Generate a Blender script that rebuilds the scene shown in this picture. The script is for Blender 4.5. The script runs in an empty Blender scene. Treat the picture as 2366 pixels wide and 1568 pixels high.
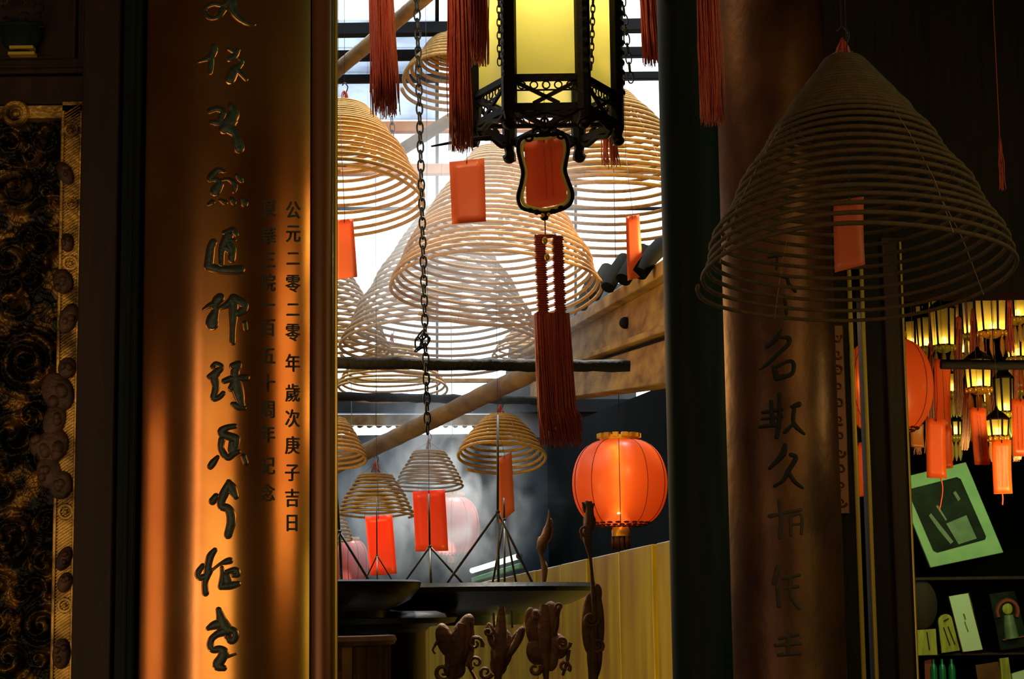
import bpy, bmesh, math, random
import numpy as np
from mathutils import Vector, Matrix
PI = math.pi
SC = bpy.context.scene
COL = SC.collection

# ---------------------------------------------------------------- camera
W, H = 2366.0, 1568.0
FPX = 3900.0
CX, PPY = 1183.0, 921.0
PITCH, ROLL = math.radians(7.0), 0.0125
CAM = Vector((0, 0, 1.6))
vf = Vector((0, math.cos(PITCH), math.sin(PITCH)))
u0 = Vector((0, -math.sin(PITCH), math.cos(PITCH)))
r0 = Vector((1, 0, 0))
vr = (r0 * math.cos(ROLL) - u0 * math.sin(ROLL)).normalized()
vu = (u0 * math.cos(ROLL) + r0 * math.sin(ROLL)).normalized()
cd = bpy.data.cameras.new('camera')
cam = bpy.data.objects.new('camera', cd)
COL.objects.link(cam)
m = Matrix((vr, vu, -vf)).transposed().to_4x4()
m.translation = CAM
cam.matrix_world = m
cd.sensor_fit = 'HORIZONTAL'
cd.sensor_width = 36.0
cd.lens = 36.0 * FPX / W
cd.shift_y = (PPY - H / 2) / W
cd.clip_start, cd.clip_end = 0.05, 200
SC.camera = cam

# ---------------------------------------------------------------- view + sky
SC.view_settings.view_transform = 'Standard'
SC.view_settings.look = 'None'
SC.view_settings.gamma = 1.0
SC.view_settings.use_curve_mapping = False
SC.view_settings.exposure = 0.0
wd = bpy.data.worlds.new('overcast_sky')
SC.world = wd
wd.use_nodes = True
bg = wd.node_tree.nodes['Background']
bg.inputs[0].default_value = (0.80, 0.92, 1.0, 1)
bg.inputs[1].default_value = 2.9
sl = bpy.data.lights.new('hazy_sun', 'SUN'); sl.energy = 16.0; sl.color = (1.0, 0.95, 0.86); sl.angle = math.radians(4)
so = bpy.data.objects.new('hazy_sun', sl); COL.objects.link(so)
so.rotation_euler = Vector((-0.12, -0.32, -1.0)).to_track_quat('-Z', 'Y').to_euler()
SC.cycles.max_bounces = 8
SC.cycles.transparent_max_bounces = 24
SC.cycles.sample_clamp_indirect = 4.0
SC.cycles.volume_bounces = 0

def lin(r, g, b):
    def f(v):
        v = v / 255.0
        return v / 12.92 if v <= 0.04045 else ((v + 0.055) / 1.055) ** 2.4
    return (f(r), f(g), f(b), 1.0)

def area_light(name, loc, target, sx, sy, watts, color, spread=PI):
    l = bpy.data.lights.new(name, 'AREA')
    l.shape = 'RECTANGLE'; l.size = sx; l.size_y = sy
    l.energy = watts; l.color = color[:3]; l.spread = spread
    o = bpy.data.objects.new(name, l); COL.objects.link(o)
    o.location = loc
    d = Vector(target) - Vector(loc)
    o.rotation_euler = d.to_track_quat('-Z', 'Y').to_euler()
    return o

def point_light(name, loc, watts, color, radius=0.03):
    l = bpy.data.lights.new(name, 'POINT')
    l.energy = watts; l.color = color[:3]; l.shadow_soft_size = radius
    o = bpy.data.objects.new(name, l); COL.objects.link(o)
    o.location = loc
    return o

WARM = (1.0, 0.62, 0.25)
# unseen stripe and fill lights added around the camera and the doorway
area_light('mid_stripe_light', (-1.40, -0.75, 1.55), (-0.55, 3.2, 1.55), 1.9, 2.1, 23.0, (1.0, 0.72, 0.32))  # unseen light sized for the broad middle stripe on the couplet board
area_light('stripe_edge_light', (-2.50, -0.20, 1.6), (-0.55, 3.2, 1.6), 0.24, 2.1, 7.0, (1.0, 0.68, 0.52))  # unseen strip light added for the pale edge of the middle stripe
area_light('right_stripe_light', (1.64, 1.15, 2.3), (-0.4, 3.2, 2.3), 0.85, 1.1, 5.4, (1.0, 0.58, 0.22))  # unseen light placed to reflect as the board's right stripe
area_light('left_stripe_light', (-2.44, 2.55, 1.42), (-0.75, 3.25, 1.42), 0.6, 1.5, 2.8, (1.0, 0.50, 0.26))  # unseen light placed to reflect as the board's left stripe
area_light('pillar_patch_light', (2.25, 2.1, 2.65), (0.65, 4.05, 2.65), 0.30, 0.8, 5.0, (1.0, 0.74, 0.26))  # unseen light added for the gold patch on the brown pillar
area_light('post_edge_light', (2.25, 2.1, 1.55), (0.65, 4.05, 1.55), 0.22, 0.5, 0.9, (0.80, 1.0, 0.25))  # unseen greenish light added to glint on the lower post edges
area_light('green_fill_light', (3.4, 2.7, 4.2), (0.0, 2.8, 1.8), 0.2, 1.2, 10.0, (0.22, 1.0, 0.66))  # unseen green fill added to tint the dark areas
point_light('post_fill_light', (1.42, 4.0, 2.15), 1.8, (1.0, 0.80, 0.30), 0.05)  # unseen light added to brighten the door post edges
point_light('screen_fill_light', (-1.80, 2.52, 0.75), 3.4, (1.0, 0.72, 0.30), 0.10)  # unseen light added to brighten the carved screen
point_light('doorway_fill_light', (-0.35, 3.9, 3.8), 30.0, (1.0, 0.70, 0.34), 0.06)  # unseen light added above the doorway for tassels and cards
point_light('card_fill_light', (-0.10, 4.85, 3.55), 9.0, (1.0, 0.74, 0.42), 0.06)  # second unseen light, added for the cards beyond the doorway

# ---------------------------------------------------------------- projection helpers
def ray(px, py):
    return vf + vr * ((px - CX) / FPX) + vu * ((PPY - py) / FPX)

def at(px, py, Y):
    d = ray(px, py)
    return CAM + d * (Y / d.y)

def mpp(px, py, Y):
    return (Y / ray(px, py).y) / FPX

# ---------------------------------------------------------------- mesh helpers
class MB:
    def __init__(self):
        self.v = []; self.f = []
    def add(self, vs, fs):
        n = len(self.v)
        self.v += [tuple(p) for p in vs]
        self.f += [tuple(i + n for i in q) for q in fs]
        return self
    def box(self, c, s, rot=None):
        c = Vector(c); hx, hy, hz = s[0] / 2, s[1] / 2, s[2] / 2
        ps = [Vector((x, y, z)) for x in (-hx, hx) for y in (-hy, hy) for z in (-hz, hz)]
        if rot is not None:
            ps = [rot @ p for p in ps]
        return self.add([c + p for p in ps], [(0, 1, 3, 2), (4, 6, 7, 5), (0, 4, 5, 1), (2, 3, 7, 6), (0, 2, 6, 4), (1, 5, 7, 3)])
    def bar(self, a, b, w, d, up=(0, 0, 1)):
        a, b = Vector(a), Vector(b)
        z = (b - a).normalized()
        x = Vector(up).cross(z)
        if x.length < 1e-4:
            x = Vector((1, 0, 0)).cross(z)
            if x.length < 1e-4:
                x = Vector((0, 1, 0)).cross(z)
        x.normalize(); y = z.cross(x)
        r = Matrix((x, y, z)).transposed()
        return self.box((a + b) / 2, (w, d, (b - a).length), r)
    def tube(self, pts, r, n=8, closed=False, caps=True):
        pts = [Vector(p) for p in pts]
        k = len(pts)
        rs = r if isinstance(r, (list, tuple)) else [r] * k
        tang = []
        for i in range(k):
            if closed:
                t = pts[(i + 1) % k] - pts[i - 1]
            else:
                t = pts[min(i + 1, k - 1)] - pts[max(i - 1, 0)]
            if t.length < 1e-9:
                t = Vector((0, 0, 1))
            tang.append(t.normalized())
        a = Vector((0, 0, 1)) if abs(tang[0].z) < 0.9 else Vector((1, 0, 0))
        nx = (a - tang[0] * a.dot(tang[0])).normalized()
        vs = []
        for i in range(k):
            t = tang[i]
            nx = nx - t * nx.dot(t)
            if nx.length < 1e-6:
                nx = Vector((1, 0, 0)) - t * t.x
            nx.normalize()
            ny = t.cross(nx)
            for j in range(n):
                an = 2 * PI * j / n
                vs.append(pts[i] + (nx * math.cos(an) + ny * math.sin(an)) * rs[i])
        fs = []
        for i in range(k if closed else k - 1):
            i2 = (i + 1) % k
            for j in range(n):
                j2 = (j + 1) % n
                fs.append((i * n + j, i * n + j2, i2 * n + j2, i2 * n + j))
        if caps and not closed:
            fs.append(tuple(range(n - 1, -1, -1)))
            fs.append(tuple((k - 1) * n + j for j in range(n)))
        return self.add(vs, fs)
    def lathe(self, prof, c=(0, 0, 0), n=32, mat=None, a0=0.0, a1=2 * PI):
        c = Vector(c); full = abs(a1 - a0 - 2 * PI) < 1e-6
        m_ = n if full else n + 1
        vs = []; fs = []
        for (r, z) in prof:
            for j in range(m_):
                an = a0 + (a1 - a0) * j / n
                p = Vector((r * math.cos(an), r * math.sin(an), z))
                if mat is not None:
                    p = mat @ p
                vs.append(c + p)
        for i in range(len(prof) - 1):
            for j in range(n):
                j2 = (j + 1) % m_
                fs.append((i * m_ + j, i * m_ + j2, (i + 1) * m_ + j2, (i + 1) * m_ + j))
        return self.add(vs, fs)
    def ball(self, c, rx, ry=None, rz=None, nu=12, nv=8, rot=None):
        ry = rx if ry is None else ry; rz = rx if rz is None else rz
        c = Vector(c); vs = []; fs = []
        for i in range(nv + 1):
            th = PI * i / nv
            for j in range(nu):
                ph = 2 * PI * j / nu
                p = Vector((rx * math.sin(th) * math.cos(ph), ry * math.sin(th) * math.sin(ph), rz * math.cos(th)))
                if rot is not None:
                    p = rot @ p
                vs.append(c + p)
        for i in range(nv):
            for j in range(nu):
                j2 = (j + 1) % nu
                fs.append((i * nu + j, (i + 1) * nu + j, (i + 1) * nu + j2, i * nu + j2))
        return self.add(vs, fs)
    def ring(self, c, R, r, ax=(0, 0, 1), n=16, k=6, sx=1.0):
        c = Vector(c); q = Vector(ax).normalized().to_track_quat('Z', 'Y')
        pts = [c + q @ Vector((R * sx * math.cos(2 * PI * i / n), R * math.sin(2 * PI * i / n), 0)) for i in range(n)]
        return self.tube(pts, r, k, closed=True)
    def prism(self, front, back):
        n = len(front)
        fs = [tuple(range(n)), tuple(range(2 * n - 1, n - 1, -1))]
        for i in range(n):
            j = (i + 1) % n
            fs.append((i, i + n, j + n, j))
        return self.add(list(front) + list(back), fs)
    def build(self, name, mat, parent=None, loc=None, sharp=0.7, bevel=0.0, recalc=True):
        me = bpy.data.meshes.new(name)
        L = Vector(loc) if loc is not None else Vector((0, 0, 0))
        me.from_pydata([(p[0] - L.x, p[1] - L.y, p[2] - L.z) for p in self.v], [], self.f)
        if recalc:
            bm = bmesh.new(); bm.from_mesh(me)
            bmesh.ops.recalc_face_normals(bm, faces=bm.faces)
            bm.to_mesh(me); bm.free()
        me.shade_smooth()
        me.set_sharp_from_angle(angle=sharp)
        if mat is not None:
            me.materials.append(mat)
        o = bpy.data.objects.new(name, me)
        COL.objects.link(o)
        o.location = L
        if parent is not None:
            o.parent = parent
            o.matrix_parent_inverse = origin_of(parent).inverted()
        if bevel > 0:
            b = o.modifiers.new('bevel', 'BEVEL'); b.width = bevel; b.segments = 2; b.limit_method = 'ANGLE'
        return o

ORIGIN = {}
def origin_of(o):
    return ORIGIN.get(o.name, Matrix.Translation(o.location) if o.parent is None else Matrix.Identity(4))

def thing(name, label, cat, loc=(0, 0, 0), group=None):
    o = bpy.data.objects.new(name, None); COL.objects.link(o)
    o.empty_display_size = 0.05
    o.location = loc
    ORIGIN[o.name] = Matrix.Translation(Vector(loc))
    return tag(o, label, cat, group)

def tag(o, label, cat, group=None):
    o['label'] = label; o['category'] = cat
    if group: o['group'] = group
    return o

def struct(o, label=None, cat=None):
    o['kind'] = 'structure'
    if label: o['label'] = label
    if cat: o['category'] = cat
    return o

def spline(pts, n=8, closed=False):
    """Catmull-Rom through tuples of any length."""
    out = []; k = len(pts)
    g = (lambda i: pts[i % k]) if closed else (lambda i: pts[max(0, min(k - 1, i))])
    for i in range(k if closed else k - 1):
        p0, p1, p2, p3 = g(i - 1), g(i), g(i + 1), g(i + 2)
        for s in range(n):
            t = s / n
            out.append(tuple(0.5 * (2 * b + (c - a) * t + (2 * a - 5 * b + 4 * c - d) * t * t + (3 * b - a - 3 * c + d) * t ** 3)
                             for a, b, c, d in zip(p0, p1, p2, p3)))
    if not closed:
        out.append(tuple(pts[-1]))
    return out

# ---------------------------------------------------------------- materials
def nmat(name):
    m = bpy.data.materials.new(name); m.use_nodes = True
    nt = m.node_tree
    return m, nt, nt.nodes['Principled BSDF']

def mat(name, col, rough=0.6, metal=0.0, col2=None, scale=20.0, detail=4.0, stretch=(1, 1, 1), bump=0.0, bscale=None,
        spec=0.5, coat=0.0, lo=0.35, hi=0.65, emit=None, estr=0.0):
    m, nt, b = nmat(name)
    b.inputs['Base Color'].default_value = col
    b.inputs['Roughness'].default_value = rough
    b.inputs['Metallic'].default_value = metal
    b.inputs['Specular IOR Level'].default_value = spec
    b.inputs['Coat Weight'].default_value = coat
    if emit is not None:
        b.inputs['Emission Color'].default_value = emit
        b.inputs['Emission Strength'].default_value = estr
    if col2 is not None or bump > 0:
        tc = nt.nodes.new('ShaderNodeTexCoord')
        mp = nt.nodes.new('ShaderNodeMapping'); mp.inputs['Scale'].default_value = stretch
        nt.links.new(tc.outputs['Object'], mp.inputs['Vector'])
    if col2 is not None:
        nz = nt.nodes.new('ShaderNodeTexNoise'); nz.inputs['Scale'].default_value = scale; nz.inputs['Detail'].default_value = detail
        nt.links.new(mp.outputs[0], nz.inputs['Vector'])
        cr = nt.nodes.new('ShaderNodeValToRGB')
        cr.color_ramp.elements[0].position = lo; cr.color_ramp.elements[1].position = hi
        cr.color_ramp.elements[0].color = col; cr.color_ramp.elements[1].color = col2
        nt.links.new(nz.outputs['Fac'], cr.inputs[0]); nt.links.new(cr.outputs[0], b.inputs['Base Color'])
    if bump > 0:
        nb = nt.nodes.new('ShaderNodeTexNoise'); nb.inputs['Scale'].default_value = bscale or scale; nb.inputs['Detail'].default_value = 4
        nt.links.new(mp.outputs[0], nb.inputs['Vector'])
        bp = nt.nodes.new('ShaderNodeBump'); bp.inputs['Strength'].default_value = bump; bp.inputs['Distance'].default_value = 0.01
        nt.links.new(nb.outputs['Fac'], bp.inputs['Height']); nt.links.new(bp.outputs[0], b.inputs['Normal'])
    return m

def paper(name, col, trans=0.45, clear=0.0, rough=0.8, gloss=0.03):
    """thin sheet lit from both sides: paper, silk, frosted glass"""
    m = bpy.data.materials.new(name); m.use_nodes = True
    nt = m.node_tree
    for n in list(nt.nodes): nt.nodes.remove(n)
    out = nt.nodes.new('ShaderNodeOutputMaterial')
    d = nt.nodes.new('ShaderNodeBsdfDiffuse'); d.inputs[0].default_value = col
    t = nt.nodes.new('ShaderNodeBsdfTranslucent'); t.inputs[0].default_value = col
    x = nt.nodes.new('ShaderNodeMixShader'); x.inputs[0].default_value = trans
    nt.links.new(d.outputs[0], x.inputs[1]); nt.links.new(t.outputs[0], x.inputs[2])
    last = x
    if gloss > 0:
        g = nt.nodes.new('ShaderNodeBsdfGlossy'); g.inputs['Roughness'].default_value = 0.35
        y = nt.nodes.new('ShaderNodeMixShader'); y.inputs[0].default_value = gloss
        nt.links.new(last.outputs[0], y.inputs[1]); nt.links.new(g.outputs[0], y.inputs[2]); last = y
    if clear > 0:
        tr = nt.nodes.new('ShaderNodeBsdfTransparent'); tr.inputs[0].default_value = (1, 1, 1, 1)
        y = nt.nodes.new('ShaderNodeMixShader'); y.inputs[0].default_value = clear
        nt.links.new(last.outputs[0], y.inputs[1]); nt.links.new(tr.outputs[0], y.inputs[2]); last = y
    nt.links.new(last.outputs[0], out.inputs[0])
    return m

def glow(name, col, strength):
    m = bpy.data.materials.new(name); m.use_nodes = True
    nt = m.node_tree
    for n in list(nt.nodes): nt.nodes.remove(n)
    out = nt.nodes.new('ShaderNodeOutputMaterial')
    e = nt.nodes.new('ShaderNodeEmission'); e.inputs[0].default_value = col; e.inputs[1].default_value = strength
    nt.links.new(e.outputs[0], out.inputs[0])
    return m

M = {}
M['dark_wood'] = mat('dark_wood', (0.009, 0.009, 0.007, 1), 0.6, spec=0.1, col2=(0.018, 0.012, 0.008, 1), scale=6, stretch=(6, 6, 0.6), bump=0.15, bscale=30)
M['red_wood'] = mat('red_brown_wood', (0.020, 0.009, 0.0065, 1), 0.6, spec=0.25, col2=(0.033, 0.015, 0.009, 1), scale=5, stretch=(6, 6, 0.5), bump=0.15, bscale=30)
M['black_lacquer'] = mat('black_lacquer', (0.006, 0.011, 0.009, 1), 0.6, spec=0.07, col2=(0.011, 0.016, 0.012, 1), scale=8, stretch=(3, 3, 0.4))
M['black_iron'] = mat('black_iron', (0.007, 0.006, 0.005, 1), 0.75, spec=0.15, bump=0.4, bscale=60)
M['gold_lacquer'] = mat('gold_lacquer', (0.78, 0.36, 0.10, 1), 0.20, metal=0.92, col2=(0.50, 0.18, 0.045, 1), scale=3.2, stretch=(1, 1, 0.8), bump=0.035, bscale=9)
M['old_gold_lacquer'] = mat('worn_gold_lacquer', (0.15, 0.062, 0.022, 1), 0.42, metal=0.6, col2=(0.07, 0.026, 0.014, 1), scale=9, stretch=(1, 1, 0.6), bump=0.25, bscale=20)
M['brown_lacquer'] = mat('brown_lacquer', (0.20, 0.075, 0.02, 1), 0.35, metal=0.4, col2=(0.13, 0.045, 0.015, 1), scale=4, stretch=(4, 4, 0.4))
M['ink'] = mat('dark_green_black_inlay', (0.016, 0.030, 0.024, 1), 0.45, col2=(0.03, 0.05, 0.04, 1), scale=30, bump=0.2, bscale=80)
M['ghost_ink'] = mat('almost_vanished_strokes', (0.035, 0.018, 0.010, 1), 0.6)
M['faded_ink'] = mat('faded_dark_strokes', (0.014, 0.013, 0.009, 1), 0.6, spec=0.2)
M['ink2'] = mat('small_black_lettering', (0.03, 0.018, 0.010, 1), 0.6)
M['gilt'] = mat('gilt_and_lit_edge', (0.85, 0.60, 0.11, 1), 0.3, metal=0.5)
M['lantern_lit_yellow'] = mat('lantern_lit_edge', (1.0, 0.80, 0.22, 1), 0.5)  # lantern light on the gourd frame's inner faces, put into the colour
M['gilt_worn'] = mat('worn_gilt_carving', (0.016, 0.016, 0.013, 1), 0.42, metal=0.75, col2=(0.50, 0.26, 0.06, 1), scale=26, detail=6, lo=0.50, hi=0.76, bump=0.3, bscale=90)
M['gilt_border'] = mat('gilt_border_carving', (0.10, 0.05, 0.012, 1), 0.45, metal=0.7, col2=(0.62, 0.36, 0.08, 1), scale=18, detail=5, lo=0.36, hi=0.6, bump=0.25, bscale=90)
M['leaf_wood'] = mat('pinkish_worn_carving', (0.03, 0.013, 0.008, 1), 0.55, metal=0.2, col2=(0.10, 0.045, 0.022, 1), scale=30, bump=0.3, bscale=90)
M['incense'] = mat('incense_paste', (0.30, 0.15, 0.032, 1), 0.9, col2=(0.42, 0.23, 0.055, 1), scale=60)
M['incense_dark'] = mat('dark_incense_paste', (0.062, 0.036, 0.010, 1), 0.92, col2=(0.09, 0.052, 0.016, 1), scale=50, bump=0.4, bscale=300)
M['thread'] = mat('cotton_thread', (0.35, 0.22, 0.15, 1), 0.9)
M['red_thread'] = mat('red_silk_strands', (0.36, 0.040, 0.020, 1), 0.55, col2=(0.48, 0.07, 0.03, 1), scale=120)
M['dull_red_thread'] = mat('dull_red_strands', (0.42, 0.06, 0.03, 1), 0.65, col2=(0.55, 0.10, 0.05, 1), scale=120)
M['card'] = paper('red_card', (0.80, 0.19, 0.085, 1), 0.35)
M['card_bright'] = paper('bright_red_card', (0.95, 0.115, 0.055, 1), 0.55)
M['card_orange'] = paper('orange_red_tag', (0.90, 0.16, 0.020, 1), 0.45)
M['cardtext'] = mat('faint_brown_print', (0.22, 0.03, 0.01, 1), 0.8)
M['pole'] = mat('peeled_pole', (0.09, 0.045, 0.012, 1), 0.7, col2=(0.22, 0.12, 0.032, 1), scale=10, bump=0.5, bscale=25)
M['timber'] = mat('weathered_timber', (0.40, 0.215, 0.042, 1), 0.85, spec=0.2, col2=(0.17, 0.075, 0.018, 1), scale=7, detail=8, stretch=(2, 0.6, 2), bump=0.4, bscale=20)
M['orange_board'] = mat('orange_batten', (0.80, 0.26, 0.06, 1), 0.7, col2=(0.90, 0.38, 0.12, 1), scale=8)
M['purlin'] = mat('dark_purlin', (0.008, 0.008, 0.010, 1), 0.7, spec=0.15)
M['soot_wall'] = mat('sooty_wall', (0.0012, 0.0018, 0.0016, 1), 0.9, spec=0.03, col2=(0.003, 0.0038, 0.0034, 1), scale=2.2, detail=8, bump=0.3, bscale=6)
M['soot_blue'] = mat('sooty_blue_wall', (0.006, 0.010, 0.014, 1), 0.9, spec=0.1, col2=(0.014, 0.022, 0.03, 1), scale=1.8, detail=8)
M['yellow_board'] = mat('yellow_boarding', (0.34, 0.23, 0.008, 1), 0.32, col2=(0.22, 0.105, 0.007, 1), scale=4, stretch=(3, 3, 0.35), bump=0.12, bscale=6)
M['floor'] = mat('stone_floor', (0.03, 0.027, 0.022, 1), 0.6, col2=(0.05, 0.045, 0.036, 1), scale=3)
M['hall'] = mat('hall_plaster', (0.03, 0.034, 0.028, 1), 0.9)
M['bronze'] = mat('dark_bronze', (0.008, 0.007, 0.005, 1), 0.34, metal=0.1, spec=0.35, bump=0.2, bscale=18)
M['copper'] = mat('dull_copper', (0.22, 0.09, 0.035, 1), 0.45, metal=0.6, col2=(0.10, 0.045, 0.02, 1), scale=14)
M['steel'] = mat('steel_rod', (0.035, 0.030, 0.024, 1), 0.5, metal=0.4)
M['ornament'] = mat('carved_brown_wood', (0.075, 0.032, 0.013, 1), 0.6, spec=0.25, col2=(0.14, 0.062, 0.026, 1), scale=22, bump=0.4, bscale=60)
M['lantern_wood'] = mat('black_lantern_wood', (0.004, 0.003, 0.002, 1), 0.6, spec=0.12, bump=0.2, bscale=60)
M['chain'] = mat('dark_chain', (0.02, 0.02, 0.018, 1), 0.5, metal=0.6)
M['bulb'] = glow('lamp_bulb', (1.0, 0.80, 0.38, 1), 9.0)
M['bulb_white'] = glow('white_lamp_bulb', (1.0, 0.86, 0.6, 1), 12.0)
M['strip_glow_tube'] = glow('orange_strip_glow', (1.0, 0.66, 0.26, 1), 10.0)
M['tube_green'] = glow('greenish_tube', (0.62, 1.0, 0.62, 1), 2.2)
M['pane'] = paper('yellow_frosted_glass', (0.76, 0.69, 0.21, 1), 0.85, gloss=0.04)
M['pane_small'] = paper('small_yellow_glass', (0.85, 0.66, 0.14, 1), 0.85, clear=0.34, gloss=0.05)
M['drop_glass'] = paper('amber_glass_drop', (1.0, 0.62, 0.14, 1), 0.7, gloss=0.12)
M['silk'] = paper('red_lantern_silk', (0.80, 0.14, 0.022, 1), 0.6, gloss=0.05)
M['silk_hazed'] = paper('hazed_red_silk', (0.60, 0.11, 0.09, 1), 0.5)  # paler colour stands for the smoke haze over the far lanterns
M['gold_trim'] = mat('yellow_lantern_collar', (0.80, 0.42, 0.04, 1), 0.4, metal=0.5)
M['fringe'] = mat('dark_red_fringe', (0.10, 0.015, 0.008, 1), 0.7)
M['frame_green'] = mat('pale_picture_mat', (0.34, 0.52, 0.27, 1), 0.6, col2=(0.27, 0.45, 0.23, 1), scale=12)
M['photo_dark'] = mat('dark_photograph', (0.003, 0.005, 0.003, 1), 0.5, spec=0.1, col2=(0.012, 0.022, 0.012, 1), scale=14)
M['photo_grey'] = mat('pale_patch_of_photograph', (0.15, 0.22, 0.13, 1), 0.5, col2=(0.10, 0.15, 0.08, 1), scale=20)
M['tablet'] = mat('yellow_green_tablet', (0.42, 0.40, 0.035, 1), 0.5, col2=(0.26, 0.22, 0.02, 1), scale=16, stretch=(4, 4, 0.6))
M['white_card'] = mat('pale_card', (0.62, 0.72, 0.52, 1), 0.6)
M['green_glass'] = mat('green_bottle', (0.01, 0.16, 0.07, 1), 0.25)
M['halo'] = mat('red_halo_paint', (0.22, 0.03, 0.015, 1), 0.6)
# ================================================================ the setting
def slab(name, a, b, matl, **k):
    a, b = Vector(a), Vector(b)
    return struct(MB().box((a + b) / 2, (abs(b.x - a.x), abs(b.y - a.y), abs(b.z - a.z))).build(name, matl, **k))

slab('floor', (-4.2, -4.2, -0.1), (4.2, 14, 0.0), M['floor'])
slab('ceiling', (-4.2, -4.2, 4.6), (4.2, 5.9, 4.7), M['hall'])
slab('wall_left', (-4.2, -4.2, 0), (-4.1, 13.3, 4.6), M['hall'])
slab('wall_right', (4.1, -4.2, 0), (4.2, 13.3, 4.6), M['hall'])
slab('wall_rear', (-4.1, -4.2, 0), (4.1, -4.1, 4.6), M['hall'])
slab('wall_court_back', (-4.1, 13.2, 0), (1.5, 13.3, at(1000, 1003, 13.2).z), M['soot_blue'])
# partition of the front hall at the left, behind the couplet board
xl = at(768, 784, 3.36).x
slab('wall_partition', (-4.1, 3.36, 0), (xl - 0.03, 3.44, 4.6), M['dark_wood'])
# lintel over the doorway (above the frame of the photo)
slab('wall_lintel', (xl - 0.03, 3.36, 2.95), (4.1, 3.44, 4.6), M['dark_wood'])
# right court wall, under the eave timber
def quadwall(name, p, q, z0, z1, t, matl, z1b=None):
    p, q = Vector((p[0], p[1], 0)), Vector((q[0], q[1], 0))
    n = Vector((-(q - p).y, (q - p).x, 0)).normalized() * t
    z1b = z1 if z1b is None else z1b
    b = MB()
    f = [p + Vector((0, 0, z0)), q + Vector((0, 0, z0)), q + Vector((0, 0, z1b)), p + Vector((0, 0, z1))]
    b.prism(f, [v + n for v in f])
    return struct(b.build(name, matl))

pb = at(1262, 900, 13.2)
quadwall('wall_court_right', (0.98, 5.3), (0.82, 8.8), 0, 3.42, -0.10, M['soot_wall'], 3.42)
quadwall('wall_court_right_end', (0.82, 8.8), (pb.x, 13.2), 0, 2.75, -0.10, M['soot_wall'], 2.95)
# lintel and ceiling of the side room on the right
zl = at(2050, 684, 4.75).z
slab('wall_side_room_lintel', (0.47, 4.72, zl), (4.1, 4.84, 4.6), M['dark_wood'])
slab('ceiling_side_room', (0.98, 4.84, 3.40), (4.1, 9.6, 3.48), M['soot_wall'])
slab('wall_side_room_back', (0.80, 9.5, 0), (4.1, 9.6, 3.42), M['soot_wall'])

# --- dark round pillar right of the doorway, and the pillar that carries the old couplet board
def pillar(name, px, py, Y, Rpx, matl, label, z0=0.0, z1=4.6):
    c = at(px, py, Y); R = Rpx * mpp(px, py, Y)
    o = MB().lathe([(R * 1.0, z0), (R, z1)], (c.x, c.y, 0), 48).build(name, matl, loc=(c.x, c.y, 0))
    return struct(o, label, 'pillar'), c, R
pillar('pillar', 1604, 784, 3.42, 68, M['black_lacquer'], 'thin black lacquered pillar at the right of the bright doorway')
P2, P2c, P2R = pillar('pillar', 1792, 784, 4.15, 124, M['dark_wood'], 'brown pillar behind the large dark coil carrying the worn writing')

# --- skylight over the court: sloped plane of purlins, battens and dusty panes
def sky_hit(px, py):
    d = ray(px, py)
    t = (3.2 + 13 * 0.25 - 1.6) / (d.z + 0.25 * d.y)
    return CAM + d * t
pur = thing('window_1', 'white glazed skylight over the incense court', 'skylight', sky_hit(1000, 200))
struct(pur)
def purlin(y0, y1, m_, x0=560, x1=1720, dy=0.0, nm='glazing_bar'):
    a = sky_hit(x0, (y0 + y1) / 2 - dy); b = sky_hit(x1, (y0 + y1) / 2 + dy)
    s = (y1 - y0) * mpp(1000, y0, a.y)
    off = Vector((0, -0.24, -0.97)) * (s * 0.5 + 0.012)
    MB().bar(a + off, b + off, s * 1.0, s * 1.0).build(nm, m_, pur, bevel=0.004)
for (y0, y1, k, dy) in ((34, 62, 'purlin', -9), (100, 122, 'purlin', -7), (158, 176, 'purlin', -6), (266, 290, 'orange_board', -4), (364, 388, 'orange_board', -4),
                        (470, 478, 'purlin', 0), (905, 936, 'purlin', 0), (866, 876, 'timber', 0), (944, 968, 'timber', 0), (994, 1012, 'orange_board', 0)):
    purlin(y0, y1, M[k], dy=dy)
for px in (700, 1010, 1330, 1640):
    MB().bar(sky_hit(px, -80), sky_hit(px, 925), 0.018, 0.018).build('rafter', M['purlin'], pur)

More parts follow.
